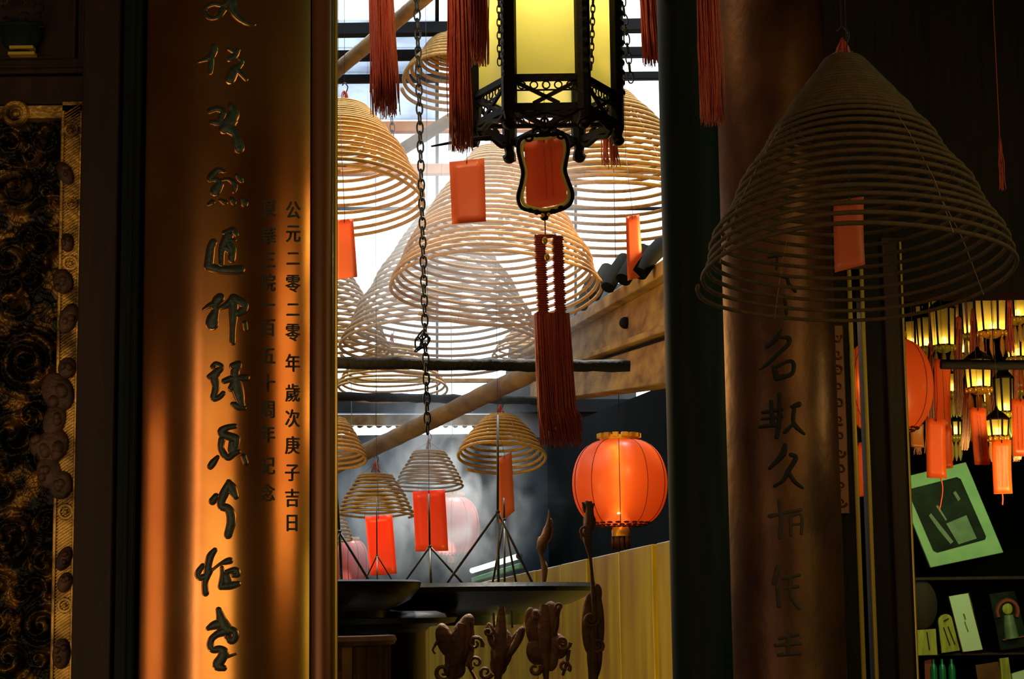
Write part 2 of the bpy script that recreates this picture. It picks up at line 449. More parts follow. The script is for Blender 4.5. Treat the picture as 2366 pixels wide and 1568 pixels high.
te = MB()
for i in range(30):
    p = sky_hit(700 + i * 22, 984); k_ = mpp(900, 984, p.y)
    te.tube([p + Vector((0, -0.05, 0)), p + Vector((0, 0.1, 0.02))], 6.5 * k_, 8)
te.build('tile_ends', M['purlin'], pur)
fw = MB()
q_ = [at(1150, 1010, 13.05), at(1470, 1010, 13.05), at(1470, 640, 13.05), at(1330, 690, 13.05), at(1180, 770, 13.05)]
fw.prism(q_, [p + Vector((0, 0.1, 0)) for p in q_])
M['far_wall'] = mat('far_blue_grey_wall', (0.03, 0.036, 0.042, 1), 0.8, col2=(0.10, 0.085, 0.08, 1), scale=3, detail=8)
struct(fw.build('wall_far_gable', M['far_wall']))
def pane_mat(name, tint, clear, lo=0.4, hi=0.62):
    m = bpy.data.materials.new(name); m.use_nodes = True
    nt = m.node_tree
    for n in list(nt.nodes): nt.nodes.remove(n)
    out = nt.nodes.new('ShaderNodeOutputMaterial')
    t = nt.nodes.new('ShaderNodeBsdfTranslucent'); t.inputs[0].default_value = tint
    tr = nt.nodes.new('ShaderNodeBsdfTransparent'); tr.inputs[0].default_value = (0.93, 0.97, 1.0, 1)
    tc = nt.nodes.new('ShaderNodeTexCoord'); nz = nt.nodes.new('ShaderNodeTexNoise')
    nz.inputs['Scale'].default_value = 3.5; nz.inputs['Detail'].default_value = 8
    nt.links.new(tc.outputs['Object'], nz.inputs['Vector'])
    mr = nt.nodes.new('ShaderNodeMapRange'); mr.inputs[1].default_value = lo; mr.inputs[2].default_value = hi
    mr.inputs[3].default_value = clear; mr.inputs[4].default_value = max(0, clear - 0.22)
    nt.links.new(nz.outputs['Fac'], mr.inputs[0])
    x = nt.nodes.new('ShaderNodeMixShader')
    nt.links.new(mr.outputs[0], x.inputs[0]); nt.links.new(t.outputs[0], x.inputs[1]); nt.links.new(tr.outputs[0], x.inputs[2])
    nt.links.new(x.outputs[0], out.inputs[0])
    return m
M['glass_dusty'] = pane_mat('dusty_bluish_glass', (0.20, 0.23, 0.28, 1), 0.26)
M['glass_mid'] = pane_mat('dusty_glass', (0.28, 0.32, 0.38, 1), 0.40)
M['glass_clear'] = pane_mat('cleaner_glass', (0.4, 0.45, 0.5, 1), 0.75)
rows = (-60, 48, 111, 167, 276, 376, 474, 920)
cols = (560, 850, 1010, 1330, 1720)
for (x0_, x1_) in ((560, 1010), (1010, 1330)):
    q = [sky_hit(x0_, 972), sky_hit(x1_, 972), sky_hit(x1_, 930), sky_hit(x0_, 930)]
    n = Vector((0, 0.24, 0.97)) * 0.006
    MB().prism([p + n for p in q], [p - n * 0.2 for p in q]).build('pane', M['glass_dusty'], pur)
for i in range(len(rows) - 1):
    for j in range(len(cols) - 1):
        if i >= 5 and j >= 2: continue
        k = 'glass_dusty' if (j < 2 and i in (1, 2, 3)) else ('glass_mid' if (j < 2 or i == 4) and i < 6 else 'glass_clear')
        if i == 6: k = 'glass_clear'
        q = [sky_hit(cols[j], rows[i + 1]), sky_hit(cols[j + 1], rows[i + 1]), sky_hit(cols[j + 1], rows[i]), sky_hit(cols[j], rows[i])]
        n = Vector((0, 0.24, 0.97)) * 0.006
        MB().prism([p + n for p in q], [p - n * 0.2 for p in q]).build('pane', M[k], pur)

# ================================================================ left: carved screen
SY = 3.30
def carved_screen():
    base = at(90, 1500, SY)
    t = thing('carved_screen', 'carved and gilded wooden screen at the far left, with scroll relief', 'carved screen', (base.x, SY, 0))
    k = mpp(90, 900, SY)
    x = lambda px: at(px, 900, SY).x
    # stiles and rails
    f = MB()
    f.box(((x(186) + x(276)) / 2, SY + 0.01, 2.0), (x(276) - x(186), 0.09, 4.0))
    f.box(((x(-260) + x(186)) / 2, SY + 0.03, (at(90, 172, SY).z + at(90, 240, SY).z) / 2), (x(186) - x(-260), 0.05, at(90, 172, SY).z - at(90, 240, SY).z))
    f.box(((x(-260) + x(186)) / 2, SY + 0.055, 2.0), (x(186) - x(-260), 0.02, 4.0))
    f.build('frame', M['red_wood'], t, bevel=0.004)
    # upper panel: framed board with a bowl in relief
    zb = at(90, 166, SY).z
    b = MB()
    b.box(((x(-200) + x(184)) / 2, SY + 0.025, zb + 0.35), (x(184) - x(-200), 0.03, 0.70))
    up = b.build('upper_panel', M['red_wood'], t, bevel=0.003)
    b = MB()
    for o in (0, 1):
        dx = 22 * k * o
        b.tube([(x(-200), SY + 0.005, zb + 0.012 + dx), (x(176) - dx, SY + 0.005, zb + 0.012 + dx), (x(176) - dx, SY + 0.005, zb + 0.7)], 0.006, 6)
    b.build('panel_moulding', M['red_wood'], up)
    c = at(48, 78, SY - 0.01)
    R = 50 * k
    bowl = MB().lathe([(0.25 * R, -1.0 * R), (0.35 * R, -0.92 * R), (0.85 * R, -0.55 * R), (1.0 * R, 0.05 * R), (0.93 * R, 0.30 * R), (1.05 * R, 0.42 * R), (0.95 * R, 0.48 * R), (0, 0.5 * R)],
                      c, 40, mat=Matrix.Diagonal((1, 0.5, 1)).to_3x3())
    bowl.build('carved_bowl', M['black_lacquer'], t)
    g = MB()
    for yy in (112, 126):
        p = at(52, yy, SY - 0.015)
        g.box(p, ((56 if yy < 120 else 62) * k, 0.02, 7 * k))
    g.build('gilt_foot', M['gilt'], t)
    g = MB(); rnd = random.Random(5)
    for i in range(16):
        px, py = rnd.uniform(0, 95), rnd.uniform(-20, 60)
        p = at(px, py, SY - 0.02)
        a0 = rnd.uniform(0, 6.28)
        g.tube([p + Vector((math.cos(a0 + s * 0.7), 0, math.sin(a0 + s * 0.7))) * (3 + s * 2.2) * k for s in range(8)], [2.2 * k * (1 - s / 9) + 0.0004 for s in range(8)], 6)
    g.build('carved_foliage', M['gilt_worn'], t)
    # lower panel: relief height field
    x0, x1 = x(-70), x(140)
    z1, z0 = at(60, 262, SY).z, at(60, 1640, SY).z
    nx, nz = 90, 560
    X = np.linspace(x0, x1, nx); Z = np.linspace(z0, z1, nz)
    XX, ZZ = np.meshgrid(X, Z)
    Hh = np.zeros_like(XX)
    rng = np.random.default_rng(11)
    cen = [(60, 835, 78, 2.6), (20, 600, 50, 1.5), (35, 430, 60, 1.6), (95, 1445, 55, 2.0), (30, 1010, 55, 1.4), (25, 1240, 60, 1.8), (100, 330, 40, 1.2), (95, 560, 38, 1.3), (100, 1050, 45, 1.4), (20, 1520, 50, 1.4), (30, 700, 35, 1.2), (105, 1300, 40, 1.3), (20, 330, 45, 1.4)]
    for i in range(60):
        cen.append((rng.uniform(-60, 130), rng.uniform(270, 1620), rng.uniform(18, 36), rng.uniform(1.0, 1.8)))
    for i, (px, py, rp, tn) in enumerate(cen):
        p = at(px, py, SY); R = rp * k
        dx, dz = XX - p.x, ZZ - p.z
        rho = np.sqrt(dx * dx + dz * dz) / R
        th = np.arctan2(dz, dx) * (1 if i % 2 else -1)
        arm = 0.5 + 0.5 * np.cos(th + rho * tn * 2 * PI + i)
        h = np.clip(1.15 - rho, 0, 1) ** 0.6 * (0.25 + 0.75 * arm ** 0.7)
        Hh = np.maximum(Hh, h * (1.0 if i < 13 else 0.75))
    Hh += 0.06 * np.sin(XX * 420 + 3 * np.sin(ZZ * 90)) * np.sin(ZZ * 380 + 2 * np.sin(XX * 200))
    Yy = SY + 0.02 - 0.045 * Hh
    vs = [(float(a), float(b_), float(c_)) for a, b_, c_ in zip(XX.ravel(), Yy.ravel(), ZZ.ravel())]
    fs = [(j * nx + i, j * nx + i + 1, (j + 1) * nx + i + 1, (j + 1) * nx + i) for j in range(nz - 1) for i in range(nx - 1)]
    MB().add(vs, fs).build('scroll_relief', M['gilt_worn'], t, recalc=False, sharp=3)
    # gilt border with hatching, rosettes and leaves
    br = MB()
    xa, xb = x(134), x(184)
    br.box(((xa + xb) / 2, SY + 0.005, (z0 + z1) / 2 + 0.01), (xb - xa, 0.03, z1 - z0 + 0.02))
    br.box(((x(-70) + xb) / 2, SY + 0.005, z1 + 0.0), (xb - x(-70), 0.03, 30 * k))
    for s in (0, 1):
        xx_ = xa + 0.003 if s == 0 else xb - 0.003
        br.tube([(xx_, SY - 0.012, z0), (xx_, SY - 0.012, z1)], 0.0045, 6)
    n = 190
    for i in range(n):
        z = z0 + (z1 - z0) * i / n
        br.bar((xa + 0.006, SY - 0.0115, z), (xb - 0.006, SY - 0.0115, z + 0.020), 0.0022, 0.004, up=(0, 1, 0))
    bo = br.build('gilt_border', M['gilt_border'], t)
    for (px, py, r_) in ((163, 608, 15), (36, 262, 24), (152, 1182, 15), (150, 1398, 14), (166, 470, 12), (165, 300, 14)):
        p = at(px, py, SY - 0.012); ro = MB()
        ro.ring(p, r_ * k, r_ * k * 0.35, (0, 1, 0), 20, 6)
        ro.ball(p, r_ * k * 0.45, r_ * k * 0.3, r_ * k * 0.45)
        ro.build('rosette', M['gilt_border'], bo)
    lf = MB(); rnd = random.Random(3)
    for (px, py, r_, e) in ((145, 650, 22, 1.2), (158, 735, 20, 1.6), (155, 850, 20, 1.1), (133, 905, 34, 1.2), (125, 970, 24, 1.5), (120, 1030, 34, 1.1), (140, 1120, 26, 1.1), (148, 1290, 16, 1.6), (150, 1345, 16, 1.3), (142, 1510, 20, 1.5), (155, 560, 14, 1.4), (150, 400, 16, 1.6), (112, 1090, 26, 1.3), (92, 1030, 24, 1.0)):
        p = at(px, py, SY - 0.018)
        lf.ball(p, r_ * k * 1.05, 0.008, r_ * k * e * 1.15, 14, 10, Matrix.Rotation(rnd.uniform(-.5, .5), 3, 'Y'))
        for q in range(3):
            pp = p + Vector((rnd.uniform(-.5, .5) * r_ * k, -0.006, rnd.uniform(-.7, .7) * r_ * k))
            lf.ball(pp, r_ * k * .4, 0.006, r_ * k * .45, 10, 6)
    lf.build('carved_leaves', M['leaf_wood'], bo)
carved_screen()

# ================================================================ left: gilded couplet board
BY = 3.20
bc = at(512, 784, BY)
BW = 196 * mpp(512, 784, BY)
BANG = math.radians(37)
BR = BW / math.sin(BANG)
BCX, BCY = bc.x, BY + BR
def cyl_hit(px, py, cx, cy, R, off):
    d = ray(px, py)
    # |(t dx - cx, t dy - cy)| = R+off
    a = d.x * d.x + d.y * d.y; b = -2 * (d.x * cx + d.y * cy); c = cx * cx + cy * cy - (R + off) ** 2
    disc = max(0.0, b * b - 4 * a * c)
    t = (-b - math.sqrt(disc)) / (2 * a)
    return CAM + d * t
def board_at(px, py, off):
    return cyl_hit(px, py, BCX, BCY, BR, off)
def pillar_at(px, py, off):
    return cyl_hit(px, py, P2c.x, P2c.y, P2R + 0.012, off)

def brush(mb, strokes, org, sc, surf, h, grow=0.0):
    """brush strokes (x, y, width) in enlarged pixels laid as low rounded ridges on a surface"""
    ox, oy = org
    for st in strokes:
        pts = [(ox + s[0] / sc, oy + s[1] / sc, max(1.2, s[2] / sc + grow)) for s in st]
        if len(pts) == 1:
            pts = [pts[0], (pts[0][0] + 0.5, pts[0][1], pts[0][2])]
        sp = spline(pts, 5)
        rows_ = []
        def tangent(i):
            a, b = sp[max(0, i - 1)], sp[min(len(sp) - 1, i + 1)]
            tx, ty = b[0] - a[0], b[1] - a[1]; l = math.hypot(tx, ty) or 1.0
            return tx / l, ty / l
        t0 = tangent(0); t1 = tangent(len(sp) - 1)
        w0, w1 = sp[0][2], sp[-1][2]
        for a in (80, 55, 28):
            s, c = math.sin(math.radians(a)), math.cos(math.radians(a))
            rows_.append((sp[0][0] - t0[0] * w0 / 2 * s, sp[0][1] - t0[1] * w0 / 2 * s, w0 * c, t0, c))
        for i, p in enumerate(sp):
            rows_.append((p[0], p[1], p[2], tangent(i), 1.0))
        for a in (28, 55, 80):
            s, c = math.sin(math.radians(a)), math.cos(math.radians(a))
            rows_.append((sp[-1][0] + t1[0] * w1 / 2 * s, sp[-1][1] + t1[1] * w1 / 2 * s, w1 * c, t1, c))
        vs = []; fs = []
        prof = ((-0.5, -0.15), (-0.42, 0.6), (-0.25, 0.92), (0, 1.0), (0.25, 0.92), (0.42, 0.6), (0.5, -0.15))
        for (x, y, w, (tx, ty), hc) in rows_:
            for (q, hh) in prof:
                vs.append(surf(x - ty * w * q, y + tx * w * q, h * hh * (hc if hh > 0 else 1)))
        nn = len(prof)
        for i in range(len(rows_) - 1):
            for j in range(nn - 1):
                fs.append((i * nn + j, i * nn + j + 1, (i + 1) * nn + j + 1, (i + 1) * nn + j))
        mb.add(vs, fs)

S = 7.84
CHARS = [
 ((430, 0), [[(330, 190, 60), (390, 110, 70), (520, 70, 70), (660, 90, 80), (760, 20, 130), (800, -80, 140)], [(330, 200, 70), (400, 300, 70), (500, 330, 60), (610, 270, 90), (660, 170, 130)], [(820, -60, 150), (850, 150, 150), (940, 300, 110), (1060, 390, 90), (1160, 440, 60), (1240, 445, 25)]]),
 ((430, 0), [[(500, 840, 100), (500, 920, 110), (440, 1030, 110), (300, 1090, 60), (230, 1115, 25)], [(440, 1060, 100), (440, 1200, 90), (440, 1320, 50)], [(930, 910, 80), (880, 1000, 110), (790, 1070, 90)], [(980, 1060, 60), (1000, 1150, 70), (860, 1290, 170), (800, 1430, 170)], [(900, 1230, 120), (1000, 1330, 90), (1085, 1440, 50)], [(780, 880, 60), (850, 930, 60)]]),
 ((430, 200), [[(440, 440, 90), (560, 400, 100), (660, 450, 100), (640, 560, 110), (590, 650, 110), (480, 640, 80)], [(810, 340, 100), (870, 480, 170), (760, 700, 250), (880, 850, 130), (930, 1000, 160), (960, 1120, 170)], [(700, 760, 190), (820, 620, 200)]]),
 ((430, 370), [[(690, 215, 30), (590, 180, 90), (470, 280, 120), (440, 350, 90), (540, 350, 70), (600, 420, 140), (530, 560, 170)], [(640, 360, 40), (760, 345, 50), (850, 400, 80), (880, 500, 85), (870, 570, 50)], [(920, 270, 50), (970, 340, 90), (1010, 390, 40)], [(410, 800, 40), (470, 760, 85)], [(620, 720, 40), (700, 765, 85)], [(830, 710, 75), (860, 770, 80)], [(1020, 700, 60), (1060, 790, 110)]]),
 ((430, 500), [[(490, 470, 115), (450, 560, 125), (430, 700, 135), (410, 850, 140), (400, 900, 140)], [(395, 900, 130), (600, 960, 130), (850, 970, 150), (980, 960, 150)], [(820, 250, 90), (700, 290, 70)], [(850, 250, 110), (910, 330, 60)], [(770, 340, 170), (720, 430, 140), (660, 560, 120), (640, 700, 90), (640, 860, 80)], [(880, 430, 40), (740, 430, 100)], [(780, 490, 120), (830, 620, 130), (830, 780, 110)], [(690, 560, 100), (790, 600, 150)]]),
 ((430, 660), [[(610, 220, 150), (560, 270, 150), (520, 360, 115), (540, 440, 115), (480, 600, 190), (470, 690, 210)], [(310, 430, 15), (400, 370, 60), (500, 330, 100)], [(640, 390, 60), (760, 330, 110), (860, 230, 140)], [(860, 230, 150), (1000, 300, 130), (1065, 380, 115), (1020, 450, 125), (920, 500, 120)], [(860, 300, 160), (860, 450, 150), (860, 600, 130), (850, 800, 90), (845, 1020, 90)], [(1060, 670, 60), (1080, 780, 70)]]),
 ((430, 810), [[(480, 290, 60), (540, 235, 60), (640, 290, 70), (560, 380, 110), (420, 470, 70)], [(560, 380, 120), (510, 480, 150), (540, 640, 115), (520, 760, 95), (500, 860, 95), (600, 840, 70), (670, 770, 60)], [(940, 250, 120), (850, 280, 110)], [(930, 270, 150), (890, 380, 140), (900, 500, 160), (920, 650, 200), (960, 800, 180), (990, 930, 130), (1000, 990, 130)], [(690, 550, 75), (850, 500, 100), (1090, 490, 105)], [(880, 600, 140), (820, 680, 100)], [(850, 970, 70), (960, 1010, 120), (1060, 1040, 50)]]),
 ((430, 960), [[(880, 190, 70), (760, 210, 80), (650, 270, 115), (660, 330, 125), (770, 370, 125), (900, 420, 130), (900, 520, 120), (860, 610, 150)], [(650, 430, 100), (630, 570, 90), (680, 690, 100), (770, 765, 75), (850, 690, 100), (950, 650, 60)], [(840, 480, 110), (840, 620, 150)], [(570, 750, 45), (490, 850, 100), (440, 920, 90)], [(1040, 740, 85), (1080, 850, 85)]]),
 ((430, 1100), [[(775, 110, 85), (820, 210, 170), (900, 360, 95)], [(770, 130, 90), (700, 290, 140), (640, 430, 130), (640, 540, 115), (750, 580, 130), (810, 680, 150), (820, 820, 150), (790, 950, 130), (760, 1060, 125)], [(540, 360, 85), (480, 450, 115)]]),
 ((430, 1240), [[(520, 240, 65), (440, 350, 110), (400, 500, 110), (380, 680, 110), (340, 820, 90), (350, 1010, 105)], [(300, 520, 60), (215, 650, 85), (240, 730, 85), (350, 720, 110), (420, 610, 110)], [(450, 620, 20), (600, 500, 25), (720, 450, 85), (790, 430, 100)], [(650, 560, 50), (660, 700, 75), (630, 900, 90)], [(640, 900, 90), (800, 880, 120), (940, 850, 80)], [(720, 640, 60), (860, 600, 85), (920, 620, 100), (930, 680, 85), (860, 690, 70)], [(720, 700, 150), (750, 800, 170)]]),
 ((430, 1368), [[(590, 320, 85), (620, 420, 130), (660, 560, 200), (760, 680, 170)], [(400, 650, 60), (500, 600, 130), (620, 570, 160)], [(770, 670, 120), (880, 720, 120), (880, 820, 120), (820, 870, 120), (750, 800, 100)], [(700, 700, 160), (560, 760, 100), (460, 850, 90), (440, 960, 110), (490, 1040, 95), (600, 1030, 115), (680, 1090, 170), (640, 1200, 160), (570, 1320, 170), (680, 1370, 90)], [(740, 1170, 30), (900, 1115, 10)]]),
]
CHARS2 = [
 ((1700, 540), [[(760, 380, 40), (740, 640, 40)], [(800, 760, 70), (930, 800, 60), (960, 900, 60), (1080, 1040, 60)], [(880, 1130, 60), (920, 1450, 60)], [(600, 420, 60), (860, 390, 50)]]),
 ((1700, 740), [[(810, 180, 80), (700, 350, 120), (560, 480, 70)], [(830, 310, 50), (960, 320, 90), (950, 430, 90), (800, 560, 100), (580, 780, 80), (430, 890, 25)], [(690, 850, 90), (740, 1040, 120)], [(720, 840, 80), (960, 740, 70), (1050, 790, 80), (1010, 970, 80), (760, 1040, 110)]]),
 ((1700, 920), [[(500, 250, 80), (820, 200, 90)], [(640, 60, 80), (660, 450, 100)], [(790, -80, 80), (790, 400, 90), (740, 700, 90)], [(440, 510, 80), (720, 480, 90)], [(480, 370, 60), (830, 340, 70)], [(1140, 110, 110), (1010, 150, 60)], [(1060, 180, 80), (1040, 400, 80), (1100, 520, 90), (1240, 640, 50)], [(1040, 460, 70), (890, 610, 80)]]),
 ((1700, 920), [[(890, 860, 100), (860, 990, 130), (760, 1120, 100), (610, 1270, 60)], [(1000, 1020, 80), (1090, 1080, 90), (960, 1300, 90), (860, 1480, 80), (700, 1590, 60)], [(960, 1340, 80), (1060, 1500, 80), (1210, 1620, 50)]]),
 ((1700, 1120), [[(790, 280, 90), (820, 600, 90), (800, 950, 80)], [(620, 560, 90), (900, 500, 70), (1180, 450, 60)], [(990, 560, 70), (1000, 900, 70)], [(1000, 560, 60), (1190, 540, 60), (1190, 880, 60)], [(1010, 720, 50), (1170, 710, 50)]]),
 ((1700, 1320), [[(760, -60, 110), (700, 200, 110)], [(760, 300, 90), (780, 620, 90)], [(850, 120, 80), (1150, 60, 70)], [(1000, 60, 90), (1000, 420, 80), (1140, 660, 70)], [(900, 300, 60), (1130, 270, 60)]]),
 ((1700, 1470), [[(800, 30, 80), (1120, -40, 80)], [(960, -60, 90), (940, 300, 90)], [(780, 330, 80), (1160, 300, 80)], [(720, 160, 70), (1180, 130, 60)]]),
]
def glyph(ch, px, py, size_px, surf, off, squash=0.8, bold=0.028):
    cu = bpy.data.curves.new('glyph', 'FONT'); cu.body = ch; cu.size = 1.0; cu.offset = bold
    cu.align_x = 'LEFT'; cu.resolution_u = 3
    o = bpy.data.objects.new('glyph', cu); COL.objects.link(o)
    me = bpy.data.meshes.new_from_object(o.evaluated_get(bpy.context.evaluated_depsgraph_get()))
    co = [v.co.copy() for v in me.vertices]; fs = [tuple(p.vertices) for p in me.polygons]
    bpy.data.objects.remove(o); bpy.data.curves.remove(cu); bpy.data.meshes.remove(me)
    if not co: return [], []
    x0, x1 = min(c.x for c in co), max(c.x for c in co); y0, y1 = min(c.y for c in co), max(c.y for c in co)
    cx_, cy_ = (x0 + x1) / 2, (y0 + y1) / 2
    return [surf(px + (c.x - cx_) * size_px * squash, py - (c.y - cy_) * size_px, off) for c in co], fs

def couplet_board():
    t = thing('couplet_board', 'convex gilded couplet board with one column of large dark brush characters', 'couplet board', (bc.x, BY + 0.05, 0))
    z0, z1 = 0.35, 3.55
    n = 64
    fr = []; bk = []
    vs = []; fs = []
    nz = 60
    for j in range(nz + 1):
        z = z0 + (z1 - z0) * j / nz
        for i in range(n + 1):
            a = -BANG + 2 * BANG * i / n
            vs.append((BCX + BR * math.sin(a), BCY - BR * math.cos(a), z))
    for j in range(nz):
        for i in range(n):
            fs.append((j * (n + 1) + i, j * (n + 1) + i + 1, (j + 1) * (n + 1) + i + 1, (j + 1) * (n + 1) + i))
    MB().add(vs, fs).build('panel', M['gold_lacquer'], t, recalc=False, sharp=3)
    # side mouldings: dark groove then rounded stile on the right; dark double bead on the left
    ye = BCY - BR * math.cos(BANG)
    X = lambda px: at(px, 784, BY + 0.05).x
    b = MB()
    b.box(((X(276) + X(318)) / 2, ye + 0.03, (z0 + z1) / 2), (X(318) - X(276), 0.07, z1 - z0))
    b.tube([(X(297), ye - 0.006, z0), (X(297), ye - 0.006, z1)], 0.0055, 10)
    b.tube([(X(312), ye - 0.004, z0), (X(312), ye - 0.004, z1)], 0.004, 10)
    b.box(((X(700) + X(714)) / 2, ye + 0.03, (z0 + z1) / 2), (X(714) - X(700), 0.05, z1 - z0))
    b.build('dark_beading', M['black_lacquer'], t)
    b = MB()
    xa, xb = X(713), X(768)
    prof = []
    for i in range(13):
        a = PI * i / 12
        prof.append(((xa + xb) / 2 - (xb - xa) / 2 * math.cos(a), ye + 0.018 - 0.020 * math.sin(a) ** 0.7))
    f0 = [Vector((x, y, z0)) for x, y in prof] + [Vector((xb, ye + 0.07, z0)), Vector((xa, ye + 0.07, z0))]
    b.prism(f0, [p + Vector((0, 0, z1 - z0)) for p in f0])
    b.build('stile', M['brown_lacquer'], t)
    g = MB(); g.tube([(X(771), ye + 0.03, z0), (X(771), ye + 0.03, z1)], 0.0042, 8)
    g.build('edge_bead', M['gilt'], t)
    for (org, st) in CHARS:
        r = MB(); brush(r, st, org, S, board_at, 0.0018, 5.0)
        ro = r.build('carved_character', M['gold_lacquer'], t, sharp=3, recalc=False)
        r = MB(); brush(r, st, org, S, board_at, 0.0034, 0.0)
        r.build('dark_inlay', M['ink'], ro, sharp=3, recalc=False)
    right = '公元二零二零年歲次庚子吉日'; ry = (485, 540, 597, 655, 715, 768, 838, 907, 966, 1028, 1092, 1150, 1208)
    left = '東華三院一百五十周年紀念'; ly = (480, 545, 600, 652, 704, 757, 822, 884, 946, 1002, 1075, 1137)
    for s, ys, px in ((right, ry, 677), (left, ly, 620)):
        for ch, y in zip(s, ys):
            b = MB()
            for dx, dy in ((-0.9, 0), (0.9, 0.3), (0, -0.9)):
                b.add(*glyph(ch, px - (y - 800) * 0.004 + dx, y + dy, 44 if ch not in '二一' else 40, board_at, 0.0012 + 0.00012 * dx, bold=0.0))
            b.build('written_character', M['ink2'], t, recalc=False, sharp=3)
couplet_board()

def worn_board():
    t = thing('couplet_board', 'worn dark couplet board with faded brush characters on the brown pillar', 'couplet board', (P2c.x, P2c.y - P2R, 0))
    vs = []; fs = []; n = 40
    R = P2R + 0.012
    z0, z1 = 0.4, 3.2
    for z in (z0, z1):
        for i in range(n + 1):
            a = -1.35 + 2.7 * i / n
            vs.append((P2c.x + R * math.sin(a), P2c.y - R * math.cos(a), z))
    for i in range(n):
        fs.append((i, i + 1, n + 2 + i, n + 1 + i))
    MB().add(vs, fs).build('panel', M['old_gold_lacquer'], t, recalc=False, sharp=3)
    for ci, (org, st) in enumerate(CHARS2):
        r = MB(); brush(r, st, org, S, pillar_at, 0.003 if ci < 4 else 0.0015, 0.0)
        r.build('faded_character', M['faded_ink' if ci < 4 else 'ghost_ink'], t, sharp=3, recalc=False)
worn_board()
# ================================================================ incense coils
def coil(label, bx, by, rpx, apy, Y, gap, tpx, toprpx, tilt=-8, cap=0.25, bell=1.3, m_='incense', roll_=0.0, hook=True, group='hanging incense coils', phase=0.0, skew=0.0, hang=None):
    """cone of one spiral incense rope: base ring centre (bx,by), radius rpx, top row apy, all as seen at distance Y"""
    k = mpp(bx, by, Y)
    c = at(bx, by, Y)
    el = math.radians(7) + math.atan((PPY - by) / FPX)
    tl = math.radians(tilt)
    Hh = (by - apy) * k / max(0.5, math.cos(el) * math.cos(tl) + math.sin(el) * math.sin(-tl) * 0.3)
    R0, R1 = toprpx * k, rpx * k
    tr = tpx * k / 2
    rot = Matrix.Rotation(math.radians(roll_), 3, 'Y') @ Matrix.Rotation(tl, 3, 'X')
    t = thing('incense_coil', label, 'incense coil', c, group)
    # turn-by-turn heights: touching rows at the top, open below
    hpx = by - apy
    n1 = cap * hpx / (0.86 * tpx); n2 = (1 - cap) * hpx / gap
    turns = n1 + n2
    N = int(turns * 56)
    ss = np.linspace(0, 1, N + 1)
    f1 = n1 / turns
    dens = 0.86 * tpx + (gap * 1.08 - 0.86 * tpx) * np.clip((ss - f1) / 0.16 + 0.5, 0, 1)
    hgt = np.concatenate([[0], np.cumsum((dens[1:] + dens[:-1]) / 2)]); hgt = hgt / hgt[-1]
    rnd = random.Random(int(bx * 7 + by))
    ph = [rnd.uniform(0, 6.28) for _ in range(4)]
    pts = []
    for i in range(N + 1):
        s = hgt[i]
        R = R0 + (R1 - R0) * (1 - (1 - s) ** bell)
        a = 2 * PI * turns * i / N + phase
        wob = 1 + 0.012 * math.sin(a * 0.83 + ph[0]) + 0.008 * math.sin(2.2 * a + ph[1])
        sag = 0.045 * R1 * s * math.sin(3 * a + ph[2]) * 0.35
        z = Hh * (1 - s) + sag
        pts.append(c + rot @ Vector((R * wob * math.cos(a) + skew * k * (1 - s), R * wob * math.sin(a), z)))
    MB().tube(pts, tr, 6).build('coil', M[m_], t, sharp=3, recalc=False)
    top = c + rot @ Vector((skew * k, 0, Hh + R0 * 0.7))
    th = MB()
    for q in range(4):
        a = q * PI / 2 + 0.4
        prev = top
        line = [top]
        for s in (0.0, 0.25, 0.5, 0.75, 1.0):
            R = R0 + (R1 - R0) * (1 - (1 - s) ** bell)
            line.append(c + rot @ Vector((R * math.cos(a), R * math.sin(a), Hh * (1 - s) + 0.002)))
        th.tube(line, max(0.0006, 0.55 * k), 4)
    th.build('hanging_threads', M['thread'], t, sharp=3)
    if hook:
        h = MB()
        hk = [top + Vector((0, 0, -0.01)), top + Vector((0.008, 0, 0.01)), top + Vector((0.012, 0, 0.028)), top + Vector((0.0, 0, 0.042)), top + Vector((-0.008, 0, 0.032))]
        h.tube(spline([tuple(p) for p in hk], 4), 0.0022, 6)
        zt = 4.6 if c.y < 5 else 3.2 + (13 - top.y) * 0.25
        h.tube([top + Vector((0, 0, 0.04)), Vector((top.x, top.y, zt))], 0.0012 if c.y < 5 else 0.0009, 5)
        h.build('hook', M['chain'], t, sharp=3)
        r = MB()
        for q in range(14):
            a = rnd.uniform(0, 6.28)
            d = Vector((math.cos(a), math.sin(a), 0)) * rnd.uniform(0.008, 0.028)
            r.tube([top + Vector((0, 0, 0.02)), top + d * 0.5 + Vector((0, 0, 0.002)), top + d + Vector((0, 0, -0.028 - rnd.uniform(0, .03)))], 0.0018, 4)
        r.build('red_threads', M['red_thread'], t, sharp=3)
    return t, c, k

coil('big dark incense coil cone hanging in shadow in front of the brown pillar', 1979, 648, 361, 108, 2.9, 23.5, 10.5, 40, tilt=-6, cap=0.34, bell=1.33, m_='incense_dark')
coil('pale incense coil high at the left, its top hidden by a red tassel', 1046, 196, 120, 40, 8.0, 13, 9, 14, tilt=-15, cap=0.55, bell=1.05)
coil('large incense coil cut by the couplet board edge, with a red thread top', 776, 478, 206, 236, 6.0, 16, 9, 50, tilt=-8, cap=0.35, bell=1.5, skew=16)
coil('widest incense coil at the centre of the court, under the gourd-shaped frame', 1145, 676, 243, 330, 6.6, 15.5, 8.4, 46, tilt=-9, cap=0.12, bell=1.35)
coil('incense coil at the right of the doorway, behind the black lantern', 1418, 520, 266, 205, 7.7, 17, 9.4, 40, tilt=-5, cap=0.15, bell=1.35)
coil('incense coil reaching down to the black rod, left of the centre', 1022, 812, 236, 470, 7.9, 15, 8.0, 40, tilt=-6, cap=0.1, bell=1.25)
